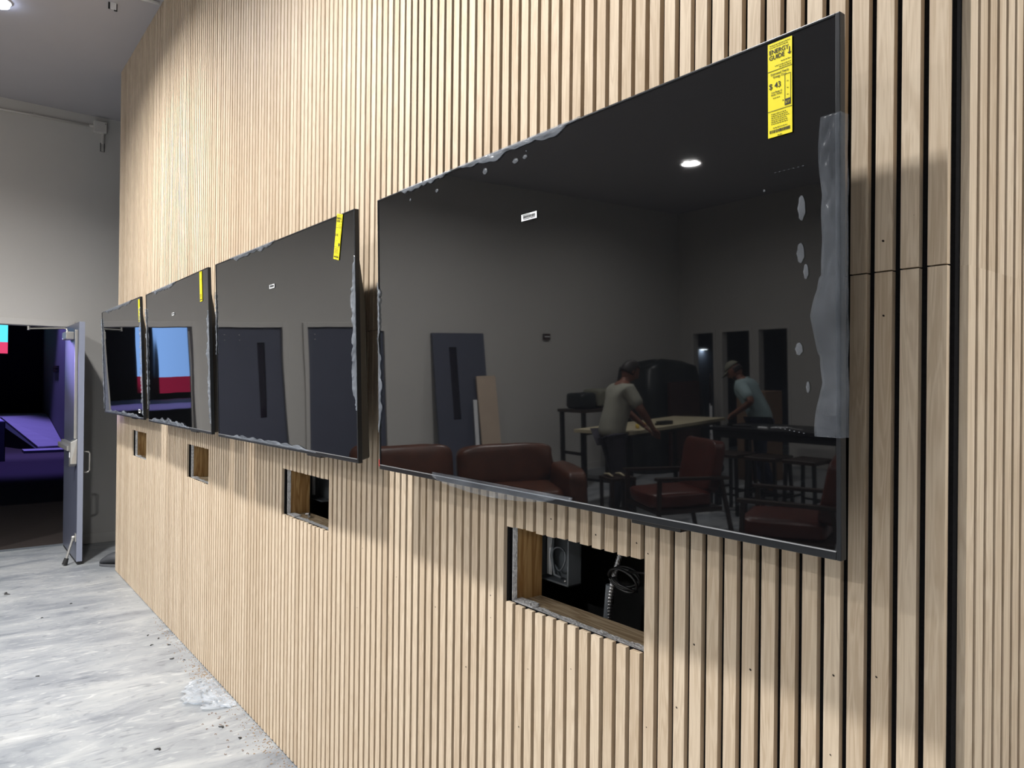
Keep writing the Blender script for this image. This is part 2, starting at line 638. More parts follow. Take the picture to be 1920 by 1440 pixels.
# round holes for the recessed downlights
cut = MB()
for x, y in DOWN:
    cut.lathe([(0.0001, -0.05), (0.12, -0.05), (0.12, 0.13), (0.0001, 0.13)], (x, y, ZC), 32)
cm = bpy.data.meshes.new('cut')
bmesh.ops.remove_doubles(cut.bm, verts=cut.bm.verts[:], dist=0.0004)
bmesh.ops.recalc_face_normals(cut.bm, faces=cut.bm.faces[:])
cut.bm.to_mesh(cm)
cut.bm.free()
cob = bpy.data.objects.new('cut', cm)
C.objects.link(cob)
md = ceil.modifiers.new('holes', 'BOOLEAN')
md.object = cob
md.operation = 'DIFFERENCE'
md.solver = 'EXACT'
bpy.context.view_layer.update()
nm = bpy.data.meshes.new_from_object(ceil.evaluated_get(bpy.context.evaluated_depsgraph_get()))
ceil.modifiers.clear()
ceil.data = nm
bpy.data.objects.remove(cob)

# slat wall: openings (first slat index, last slat index) counted from the near corner
OPEN = [(15, 26), (55, 66), (95, 105), (134, 145)]
ZO0, ZO1 = 1.030, 1.231
ZS = 1.791


def sx(i):          # left (far) edge of slat i
    return 0.001 + P * i


HOLES = [(sx(a) - 0.028 - 0.006, sx(z) + 0.001) for a, z in OPEN]


def layered(mb, y0, y1, x0, x1, z0, z1, holes, zh0, zh1):
    mb.box((x0, y0, z0), (x1, y1, zh0))
    mb.box((x0, y0, zh1), (x1, y1, z1))
    xs = x0
    for a, c in holes:
        mb.box((xs, y0, zh0), (a, y1, zh1))
        xs = c
    mb.box((xs, y0, zh0), (x1, y1, zh1))


b = MB()
layered(b, -0.021, -0.012, -0.033, XE, 0.004, ZC, HOLES, ZO0 - .002, ZO1 + .002)
b.box((-0.033, -0.021, 0.004), (-0.024, -3.0, ZC))
wall = b.build('wall_right', M['felt'])
struct(wall, 'black felt backing of the long slat wall')
b = MB()
layered(b, -0.034, -0.021, -0.02, XE, 0.0, ZC, [(a + .004, c - .0) for a, c in HOLES], ZO0 - .004, ZO1 + .004)
b.build('gypsum_board', M['drywall'], wall)
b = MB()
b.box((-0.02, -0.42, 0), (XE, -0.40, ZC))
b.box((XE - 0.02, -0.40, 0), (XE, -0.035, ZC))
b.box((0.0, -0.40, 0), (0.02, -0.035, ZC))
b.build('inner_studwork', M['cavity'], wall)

# slats
b = MB()
rnd = random.Random(3)
NS = 162
for i in range(NS):
    x1 = sx(i)
    x0 = x1 - 0.0275
    dy = rnd.uniform(-0.0004, 0.0004)
    segs = [(0.006, ZS - 0.0012, 0.0), (ZS + 0.0012, ZC, rnd.uniform(0.0, 0.0014))]
    for a, z in OPEN:
        if a <= i <= z:
            j1, j2 = rnd.uniform(-.0015, .0015), rnd.uniform(-.0015, .0015)
            segs = [(0.006, ZO0 + j1, 0.0), (ZO1 + j2, ZS - 0.0012, 0.0), segs[1]]
    for z0, z1, e in segs:
        b.box((x0, -0.012, z0), (x1, dy + e, z1))
b.build('slats', M['slat'], wall)
b = MB()
for i in range(74):
    y1 = -0.030 - 0.039 * i
    b.box((-0.045, y1 - 0.028, 0.006), (-0.033, y1, ZC))
b.build('return_slats', M['slat_ret'], wall)['label'] = 'pale oak slats around the corner'
# nail holes (slat index, height)
b = MB()
NH = [(1440, 1127, .0)]
for x, z in [(.134, 1.83), (.055, 1.84), (.027, 1.873), (.056, 1.72), (.165, 1.12), (.055, 1.14), (.14, .985), (.17, .86), (.31, 1.08), (.545, .88), (.55, 1.248), (.42, 1.09), (.585, 1.265),
             (.72, 1.262), (.86, 1.275), (.46, .95), (.77, .93), (.94, .88), (1.10, 1.03), (1.10, .97), (1.4, .93), (1.24, .80), (1.62, .97), (1.86, 1.02), (.66, 2.62), (.9, 2.55), (1.16, 2.3), (.3, .75), (.98, .72), (1.9, .8)]:
    i = round((x + 0.013) / P)
    cx = sx(i) - 0.014 + rnd.uniform(-.006, .006)
    g = bmesh.ops.create_uvsphere(b.bm, u_segments=8, v_segments=6, radius=0.001)['verts']
    r = rnd.uniform(1.0, 1.9)
    for v in g:
        v.co = Vector((v.co.x * r * 1.3 + v.co.z * .6 + cx, v.co.y * 0.5 + 0.0003, v.co.z * r * 1.2 + z))
b.build('nail_marks', M['hole'], wall)

# framing inside each opening
for k, (a, c) in enumerate(HOLES):
    b = MB()
    b.box((c, -0.125, ZO0 - .03), (c + .038, -0.0345, ZO1 + .05))
    if k == 0:
        b.box((a - .034, -0.125, ZO0 - .03), (a + .004, -0.0345, ZO1 + .05))
    o = b.build('stud', M['stud'], wall)
    b = MB()
    b.box((a - .034, -0.122, ZO0 - .042), (c, -0.0345, ZO0 - .004))
    b.build('sill_board', M['sill'], wall)
    b = MB()    # ragged white gypsum edge and smeared dust on the sill front
    n = 40
    for e in range(n):
        xa = a + (c - a) * e / n
        xb = a + (c - a) * (e + 1) / n
        h = 0.0015 + 0.004 * max(0, noise.noise(Vector((xa * 30, k, 0)))) + (0.004 if e > 32 else 0)
        dpt = 0.010 + 0.012 * max(0, noise.noise(Vector((xa * 22, k, 5)))) + (0.012 if e > 33 else 0)
        b.box((xa, -0.034 - dpt, ZO0 - .004), (xb, -0.022, ZO0 - .004 + h))
    for e in range(16):
        za = ZO0 + (ZO1 - ZO0) * e / 16
        t = 0.002 + 0.003 * abs(noise.noise(Vector((za * 60, k, 9))))
        b.box((c - t, -0.036, za), (c, -0.0215, za + (ZO1 - ZO0) / 16))
    b.build('gypsum_edge', M['drywall'], wall)

# door wall with three doorways
DOORS = [(0.205, 1.115), (1.445, 2.352), (2.636, 3.54)]
HZ = 2.133
b = MB()
y = YB
for a, c in DOORS:
    b.box((XD, y, 0), (XD + .14, a - .05, ZC))
    b.box((XD, a - .05, HZ + .055), (XD + .14, c + .05, ZC))
    y = c + .05
b.box((XD, y, 0), (XD + .14, YO + .1, ZC))
struct(b.build('wall_far', M['paint']), 'grey painted end wall with the doorways')
for k, (a, c) in enumerate(DOORS):
    b = MB()
    x0, x1 = XD - 0.018, XD + .155
    b.box((x0, a - .052, 0), (x1, a, HZ + .057))
    b.box((x0, c, 0), (x1, c + .052, HZ + .057))
    b.box((x0, a, HZ), (x1, c, HZ + .057))
    b.box((XD + .05, a, 0), (XD + .065, a + .016, HZ))
    b.box((XD + .05, c - .016, 0), (XD + .065, c, HZ))
    struct(b.build('trim_%d' % (k + 1), M['framep'], bevel=0.003), 'painted steel frame of doorway %s' % ['standing open', 'with the slit window', 'of the closed door nearer the sofa'][k], 'door frame')
b = MB()
b.box((XD - .012, YB, 0), (XD, DOORS[0][0] - .052, 0.10))
b.box((XD - .012, DOORS[0][1] + .052, 0), (XD, DOORS[1][0] - .052, 0.10))
b.box((XD - .012, DOORS[1][1] + .052, 0), (XD, DOORS[2][0] - .052, 0.10))
b.box((XD - .012, DOORS[2][1] + .052, 0), (XD, YO, 0.10))
struct(b.build('baseboard_far', M['framep'], bevel=0.002), 'painted baseboard along the end wall', 'baseboard')

# open door leaf
LX0, LX1, LY0, LY1 = 6.862, 7.752, 0.190, 0.234
door = bpy.data.objects.new('door_1', None)
C.objects.link(door)
door.location = (LX1, LY0, 0)
struct(door, 'slate grey door swung open against the end wall', 'door')
o_ = Vector(door.location)


def dl(mb):          # shift mesh from world to the door's local frame
    for v in mb.bm.verts:
        v.co -= o_
    return mb


b = MB()
b.box((LX0, LY0, 0.03), (LX1, LY1, 2.128))
dl(b).build('leaf', M['door'], door, bevel=0.002)
b = MB()  # paler strip: light on the leaf's free edge, put into its colour
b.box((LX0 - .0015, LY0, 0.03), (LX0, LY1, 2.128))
x = dl(b).build('lit_leaf_edge', mat('lit_slate_edge', srgb(142, 148, 166), 0.4, var=.02), door)
x['label'] = 'edge of the door leaf, painted paler for the light falling on it'
b = MB()
b.box((LX0 + .002, LY0 + .004, 0.008), (LX1 - .002, LY1 - .004, 0.031))
dl(b).build('bottom_seal', M['rubber'], door)
b = MB()     # closer box near the hinge side top, arm reaching to the frame
b.box((7.15, LY1, 1.985), (7.42, LY1 + .065, 2.055))
cl = dl(b).build('door_closer', M['silver'], door, bevel=0.006)
b = MB()
b.tube([(7.30, LY1 + .035, 2.055), (7.31, LY1 + .04, 2.085), (7.33, LY1 + .06, 2.092), (7.74, LY1 + .30, 2.098)], 0.008, 8)
b.tube([(7.74, LY1 + .30, 2.085), (7.74, LY1 + .30, 2.125)], 0.012, 8)
dl(b).build('closer_arm', M['silver'], cl)
b = MB()
b.box((7.01, LY1, .99), (7.70, LY1 + .03, 1.05))
b.box((7.03, LY1 + .03, .985), (7.66, LY1 + .062, 1.03))
dl(b).build('push_bar', M['silver'], door, bevel=0.004)
b = MB()
b.hexa([(6.90, LY1, .88), (6.99, LY1, .85), (6.99, LY1 + .05, .85), (6.90, LY1 + .05, .88), (6.88, LY1, 1.10), (6.99, LY1, 1.10), (6.99, LY1 + .05, 1.07), (6.90, LY1 + .05, 1.07)])
lk = dl(b).build('latch_case', M['silver'], door, bevel=0.004)
b = MB()
b.box((6.93, LY1 + .05, .935), (6.965, LY1 + .053, .98))
dl(b).build('keyed_label', M['white'], lk)
b = MB()
b.box((6.925, LY1, 1.10), (6.945, LY1 + .022, 2.06))
dl(b).build('vertical_rod_cover', M['silver'], door, bevel=0.003)
b = MB()
b.tube([(6.955, LY0, .80), (6.955, LY0 - .05, .80), (6.955, LY0 - .062, .815), (6.955, LY0 - .062, .965), (6.955, LY0 - .05, .98), (6.955, LY0, .98)], 0.009, 10)
dl(b).build('pull_handle', M['silver'], door, smooth=True)
b = MB()
b.box((6.885, LY1, .20), (6.93, LY1 + .008, .27))
b.tube([(6.907, LY1 + .02, .235), (6.905, LY1 + .075, .035)], 0.011, 8)
b.ball((6.907, LY1 + .02, .238), 0.016)
hs = dl(b).build('kick_down_holder', M['silver'], door)
b = MB()
b.tube([(6.905, LY1 + .068, .062), (6.903, LY1 + .083, 0.008)], [0.017, 0.022], 12)
dl(b).build('rubber_foot', M['rubber'], hs)
b = MB()
for z in (.25, 1.05, 1.88):
    b.tube([(LX1 + .004, LY0 - .004, z), (LX1 + .004, LY0 - .004, z + .11)], 0.008, 8)
dl(b).build('hinges', M['silver'], door)

# two closed doors
for k in (1, 2):
    a, c = DOORS[k]
    b = MB()
    z0, z1 = 1.10, 1.965
    if k == 1:
        ys = (2.045, 2.135)
        b.box((XD + .012, a + .004, .008), (XD + .05, ys[0], HZ - .004))
        b.box((XD + .012, ys[1], .008), (XD + .05, c - .004, HZ - .004))
        b.box((XD + .012, ys[0], .008), (XD + .05, ys[1], z0))
        b.box((XD + .012, ys[0], z1), (XD + .05, ys[1], HZ - .004))
    else:
        b.box((XD + .012, a + .004, .008), (XD + .05, c - .004, HZ - .004))
    d = b.build('door_%d' % (k + 1), M['door'])
    struct(d, ['', 'closed slate door with a narrow slit window', 'closed plain slate door next to the leaning one'][k], 'door')
    if k == 1:
        b = MB()
        b.box((XD + .028, ys[0], z0), (XD + .034, ys[1], z1))
        b.build('slit_window', M['glassd'], d)
    for yb in ((1.70, 1.84) if k == 1 else (2.72,)):
        for zb in (1.99, 2.05):
            b = MB()
            b.ball((XD + .012, yb, zb), .007)
            b.build('bolt_head', M['silver'], d)

# opposite wall with three dark tall openings
WIN = [(7.07, 7.48), (6.37, 6.89), (5.70, 6.20)]
WZ = 2.13
b = MB()
x = XD + .14
for a, c in WIN:
    b.box((c + .04, YO, 0), (x, YO + .12, ZC))
    b.box((a - .04, YO, WZ + .05), (c + .04, YO + .12, ZC))
    x = a - .04
b.box((XB - .1, YO, 0), (x, YO + .12, ZC))
struct(b.build('wall_left', M['paint']), 'grey wall opposite the slat wall')
b = MB()
for a, c in WIN:
    b.box((a - .045, YO - .012, 0), (a, YO + .13, WZ + .05))
    b.box((c, YO - .012, 0), (c + .045, YO + .13, WZ + .05))
    b.box((a, YO - .012, WZ), (c, YO + .13, WZ + .05))
struct(b.build('trim_4', M['framep']), 'painted frames of the three narrow openings', 'frame')
b = MB()
b.box((XB, YO + 2.5, 0), (XD + .14, YO + 2.6, ZC))
b.box((XD + .04, YO + .12, 0), (XD + .14, YO + 2.5, ZC))
b.box((XB - .1, YO + .12, 0), (XB, YO + 2.6, ZC))
struct(b.build('wall_hallway', mat('dark_hall_paint', srgb(70, 78, 92), 0.8)), 'dark blue grey hallway wall behind the openings')
b = MB()
b.box((XB - .1, YB - .1, 0), (XB, YO, ZC))
struct(b.build('wall_near', M['paint']), 'grey wall behind the camera')
b = MB()
b.box((XB, YB - .1, 0), (XD + .14, YB, ZC))
struct(b.build('wall_side', M['paint']), 'grey wall behind the slat partition')

# auditorium beyond the open door
XA = 24.5
b = MB()
b.box((XD + .07, -1.15, -0.1), (XA, 9.0, -0.002))
struct(b.build('floor_auditorium', M['carpet']), 'dark carpet in the auditorium beyond the door', 'floor')
b = MB()
b.box((XA, -1.25, 0), (XA + .1, 9.1, 6))
struct(b.build('wall_auditorium', M['audwall']), 'black auditorium back wall')
b = MB()
b.box((XD + .16, 9.0, 0), (XA, 9.1, 6))
struct(b.build('wall_auditorium_left', M['audwall']), 'black left wall of the auditorium')
b = MB()
b.box((XD + .14, -1.25, ZC + .3), (XD + .16, 9.1, 6))
struct(b.build('wall_auditorium_near', M['audwall']), 'black upper wall over the auditorium entrance')
b = MB()
b.box((XD + .14, -1.25, 0), (XA, -1.15, 6))
sw = struct(b.build('wall_auditorium_side', M['audside']), 'dim grey side wall of the auditorium')
b = MB()
b.box((XD + .14, -1.25, 6), (XA + .1, 9.1, 6.1))
struct(b.build('ceiling_auditorium', M['audwall']), 'black auditorium ceiling', 'ceiling')
b = MB()
b.box((XD + .04, DOORS[0][0], -.003), (XD + .12, DOORS[0][1], 0.006))
struct(b.build('trim_5', M['bracket']), 'metal threshold under the open door', 'threshold')

# ================================================================== STAGE AND SCREENS BEYOND THE DOOR
b = MB()
b.box((17.2, 0.16, 0), (XA - .03, 8.97, 0.80))
st = b.build('stage', M['deck'])
tag(st, 'raised stage platform deep in the dark auditorium, lit violet', 'stage')
b = MB()
b.box((17.18, 0.15, 0.0), (17.2, 8.98, 0.785))
b.box((17.18, 0.15, 0.0), (21.6, 0.16, 0.785))
b.build('stage_skirt', M['skirt'], st)
b = MB()
A_, B_, C_, Dd, E_, G_ = (19.5, -.611, .1), (19.57, -1.135, .1), (21.75, -.03, .7), (23.09, -1.14, .7), (XA - .01, -1.14, .7), (XA - .01, 0.14, .7)
top = [A_, B_, Dd, E_, G_, (21.9, .14, .7), C_]
tv_ = [b.bm.verts.new(p) for p in top]
bv_ = [b.bm.verts.new((p[0], p[1], p[2] - .045 if p[2] < .2 else .655)) for p in top]
b.bm.faces.new(tv_)
b.bm.faces.new(list(reversed(bv_)))
for i in range(len(top)):
    j = (i + 1) % len(top)
    b.bm.faces.new([tv_[i], tv_[j], bv_[j], bv_[i]])
rp_ = b.build('ramp', M['deck'])
tag(rp_, 'violet-lit sloping ramp beside the stage, seen through the open door', 'ramp')
b = MB()
b.hexa([(19.52, -.60, 0), (21.75, -.035, 0), (21.76, 0.14, 0), (19.52, -.56, 0), (19.52, -.60, .05), (21.75, -.035, .65), (21.76, 0.14, .65), (19.52, -.56, .05)])
b.build('side_panel', M['skirt'], rp_)
b = MB()
b.box((18.95, -1.14, 0), (19.5, -0.30, .055))
ld = b.build('landing_board', M['deck'])
tag(ld, 'low landing board at the foot of the violet ramp', 'step')
b = MB()
b.box((18.93, -1.14, 0), (18.949, -0.30, .05))
b.build('riser', M['skirt'], ld)


def proj_screen(nm, label, y0, y1, z0, zs, z1, mt, mb_):
    t = thing(nm, label, 'screen', (XA - .02, (y0 + y1) / 2, z0))
    h = (y1 - y0) / 2
    b = MB()
    b.box((-.06, -h - .03, -.03), (.015, h + .03, z1 - z0 + .03))
    b.build('screen_frame', M['blackp'], t)
    b = MB()
    b.box((-.066, -h, zs - z0), (-.0605, h, z1 - z0))
    b.build('picture_upper_band', mt, t)
    b = MB()
    b.box((-.066, -h, 0), (-.0605, h, zs - z0))
    b.build('picture_lower_band', mb_, t)
    return t


sA = proj_screen('projection_screen', 'lit screen with a turquoise field over pink red, through the doorway', -.307, 1.3, 2.378, 2.695, 3.3, M['sc_cy'], M['sc_pk'])
sB = proj_screen('projection_screen', 'lit light blue screen over a dark red band, low behind the stage', 3.96, 5.6, 0.985, 1.49, 3.4, M['sc_lb'], M['sc_rd'])
b = MB()
b.box((20.8, -1.149, 1.93), (21.6, -1.10, 2.0))
b.box((20.8, -1.149, 1.84), (21.6, -1.10, 1.91))
tag(b.build('wall_box', M['blackp']), 'small black box on the dim side wall beyond the door', 'box')

# ================================================================== DOWNLIGHTS
DL = ['round recessed downlight %s' % s for s in ['above the nearest television', 'above the gap between the two far televisions', 'added behind the camera to light the slats around the corner', 'between the slat wall and the lounge chairs',
      'above the leather sofa', 'in the empty corner behind the camera', 'mirrored in the nearest television, by the opposite wall', 'far over the black work table side']]
for k, (x, y) in enumerate(DOWN):
    t = thing('downlight', DL[k], 'ceiling light', (x, y, ZC), 0, 'recessed ceiling downlights')
    b = MB()
    b.lathe([(0.117, 0.0), (0.117, -0.004), (0.140, -0.003), (0.140, -0.0005)], (0, 0, 0), 40)
    b.build('trim_ring', M['lampring'], t, smooth=True)
    b = MB()
    b.lathe([(0.119, 0.0), (0.119, 0.10), (0.001, 0.10)], (0, 0, 0), 40)
    b.build('lamp_can', M['lampring'], t, smooth=True)
    b = MB()
    b.lathe([(0.0005, -0.002), (0.018, -0.002), (0.020, 0.045), (0.0005, 0.045)], (0, 0, 0), 16)
    b.build('centre_cap', M['blackp'], t, smooth=True)

t = thing('added_glow_light', 'added bluish white light for the glow on the ceiling at the top left corner', 'ceiling light', (5.70, 0.90, ZC))
b = MB()  # unseen fixture, added to make the bluish glow in the ceiling corner
b.lathe([(0.0005, -0.030), (0.070, -0.030), (0.074, -0.012), (0.0745, -0.010)], (0, 0, 0), 36)
b.build('diffuser', glow('added_glow_diffuser', (0.62, 0.72, 1.0), 14.0), t, smooth=True)
b = MB()
b.lathe([(0.0745, -0.010), (0.085, -0.009), (0.085, 0.0), (0.0005, 0.0)], (0, 0, 0), 36)
b.build('base_ring', M['lampring'], t, smooth=True)

# ================================================================== TELEVISIONS
TW, TH = 1.455, 0.8233
TVS = [((0.798, 0.129, 1.754), -179.877, 1.30), ((2.406, 0.137, 1.757), -179.39, 1.69), ((3.979, 0.136, 1.759), 179.34, 1.95), ((5.588, 0.129, 1.762), -179.96, 2.21)]
TVL = ['large black television nearest the camera, its glass mirroring the workers and a downlight',
       'second black television along the wall, with a tilted yellow label and a mirrored slit-window door',
       'third black television along the wall, mirroring the blue screen and the doorway edge',
       'farthest black television, hanging past the end of the slat wall beside the open door']
SCR = [screen_mat('screen_glass', 0.0), screen_mat('screen_glass_film', 0.0011), screen_mat('screen_glass_film_b', 0.0009), screen_mat('screen_glass_film_c', 0.0009)]


def ribbon(mb, p0, p1, wd, n, seed, amp, out=0.002, taper=True, inward=(0, 0, -1)):
    """crumpled strip of film lying on the glass from p0 to p1 (tv local x,z), reaching inward by wd"""
    p0, p1, iv = Vector((p0[0], 0, p0[1])), Vector((p1[0], 0, p1[1])), Vector(inward)

    def f(u, v):
        q = p0.lerp(p1, u)
        wv = wd * (0.45 + 0.75 * abs(noise.noise(Vector((u * 9 + seed, seed, 1.3)))))
        if taper:
            wv *= min(1, 6 * u, 6 * (1 - u)) * 0.9 + 0.1
        q = q + iv * (wv * v - 0.004)
        k = noise.noise(Vector((u * 26 + seed, v * 5, seed * 2))) * amp + noise.noise(Vector((u * 70, v * 9 + seed, 0))) * amp * .4
        q.y = -out - abs(k) * (0.3 + v * (1 - v) * 3)
        return q
    mb.grid(f, n, 6)


def film_piece(t, *a, **kw):
    b = MB()
    ribbon(b, *a, **kw)
    return b.build('protective_film', M['film2'], t, smooth=True, solid=0.0003)


def blob(mb, x, z, rx, rz, y=-0.0012):
    n = 14
    c = mb.bm.verts.new((x, y - .0012, z))
    r = [mb.bm.verts.new((x + rx * math.cos(2 * PI * i / n) * (1 + .2 * math.sin(3 * i)), y, z + rz * math.sin(2 * PI * i / n))) for i in range(n)]
    for i in range(n):
        mb.bm.faces.new([c, r[i], r[(i + 1) % n]])


def energy_label(t, cx, ztop, rot, full):
    wd, ht = 0.0425, 0.151
    b = MB()
    b.box((-wd / 2, -0.0006, -ht), (wd / 2, 0.0, 0))
    e = b.build('energy_label', M['yellow'], t)
    e['label'] = 'yellow energy guide label'
    e.location = (cx, -0.0012, ztop)
    e.rotation_euler = (0, rot, 0)
    X = lambda f: (-0.5 + f) * wd
    Z = lambda f: -f * ht
    Y = -0.0008
    if full >= 1:
        text_mesh('heading', 'ENERGY', 0.0100, (X(.06), Y, Z(.118)), M['ink'], e, 0.92, bold=0.00012)
        text_mesh('heading', 'GUIDE', 0.0100, (X(.06), Y, Z(.178)), M['ink'], e, 0.92, bold=0.00012)
        b = MB()
        b.box((X(.885), Y - .0006, Z(.165)), (X(.915), Y - .0003, Z(.10)))
        b.hexa([(X(.82), Y - .0006, Z(.158)), (X(.98), Y - .0006, Z(.158)), (X(.98), Y - .0003, Z(.158)), (X(.82), Y - .0003, Z(.158)), (X(.895), Y - .0006, Z(.178)), (X(.905), Y - .0006, Z(.178)), (X(.905), Y - .0003, Z(.178)), (X(.895), Y - .0003, Z(.178))])
        b.build('heading_arrow', M['ink'], e)
        text_mesh('price', '$ 43', 0.0125, (X(.05), Y, Z(.485)), M['ink'], e, 0.95, bold=0.0001)
    if full >= 1:
        b = MB()
        for f in (.295, .72):
            b.box((X(.0), Y - .0004, Z(f)), (X(1), Y - .0002, Z(f + .005)))
        x0, x1, z0, z1 = X(.71), X(.94), Z(.375), Z(.64)
        for q in (x0, x1):
            b.box((q - .0003, Y - .0004, z1), (q + .0003, Y - .0002, z0))
        b.box((x0, Y - .0004, z0 - .0003), (x1, Y - .0002, z0 + .0003))
        for f in (.45, .52, .59):
            b.box((X(.79), Y - .0004, Z(f)), (X(.86), Y - .0002, Z(f + .004)))
        b.box((x0 - .0003, Y - .0004, Z(.70)), (x1 + .0003, Y - .0002, Z(.635)))
        b.hexa([(X(.62), Y - .0004, Z(.648)), (X(.66), Y - .0004, Z(.640)), (X(.66), Y - .0002, Z(.640)), (X(.62), Y - .0002, Z(.648)), (X(.62), Y - .0004, Z(.630)), (X(.66), Y - .0004, Z(.638)), (X(.66), Y - .0002, Z(.638)), (X(.62), Y - .0002, Z(.630))])
        b.build('cost_scale', M['ink'], e)
    if full >= 2:
        text_mesh('fine_print', 'Estimated Yearly', 0.0052, (0, Y, Z(.345)), M['ink'], e, 0.9, 'CENTER')
        text_mesh('fine_print', 'Energy Cost', 0.0052, (0, Y, Z(.378)), M['ink'], e, 0.9, 'CENTER')
        text_mesh('scale_value', '$ 27', 0.0055, (X(.74), Y - .0003, Z(.683)), M['yellow'], e, 0.75)
        text_mesh('fine_print', 'Cost Range of', 0.0038, (X(.36), Y, Z(.535)), M['ink'], e, 0.85, 'CENTER')
        text_mesh('fine_print', 'Similar Models', 0.0038, (X(.36), Y, Z(.560)), M['ink'], e, 0.85, 'CENTER')
    # print too small to read: rows of short dashes
    b = MB()
    r = random.Random(int(cx * 1000))
    rows = [(.022, .08, .92), (.044, .08, .85), (.215, .55, .95), (.250, .30, .95), (.272, .48, .95)]
    rows += [(.585, .22, .5)]
    rows += [(.752 + .021 * k, .14, .84 + r.uniform(-.08, .04)) for k in range(6)] + [(.90, .22, .80), (.985, .4, .6)]
    for f, a, c in rows:
        x = a
        while x < c:
            l = r.uniform(.03, .09)
            b.box((X(x), Y - .0004, Z(f + .008)), (X(min(x + l, c)), Y - .0002, Z(f)))
            x += l + .025
    b.build('fine_print', M['inkg'], e)
    b = MB()
    x = .08
    while x < .92:
        l = r.uniform(.008, .03)
        b.box((X(x), Y - .0004, Z(.958)), (X(x + l), Y - .0002, Z(.925)))
        x += l + r.uniform(.008, .03)
    b.build('barcode', M['ink'], e)
    return e


def barcode_sticker(t, cx, cz, wd, ht, seed):
    b = MB()
    b.box((-wd / 2, -0.0005, -ht / 2), (wd / 2, 0.0, ht / 2))
    e = b.build('barcode_sticker', M['white'], t, bevel=0.0)
    e['label'] = 'small white barcode sticker'
    e.location = (cx, -0.0012, cz)
    r = random.Random(seed)
    b = MB()
    x = -wd * .38
    while x < wd * .40:
        l = r.uniform(.0004, .0013)
        b.box((x, -.0009, -ht * .14), (x + l, -.0006, ht * .24))
        x += l + r.uniform(.0005, .0012)
    for z, a, c in ((ht * .33, -.42, .05), (-ht * .3, -.36, .02), (-ht * .3, .1, .36)):
        x = a * wd
        while x < c * wd:
            b.box((x, -.0009, z), (x + .0016, -.0006, z + .0012))
            x += .0023
    b.build('barcode', M['ink'], e)


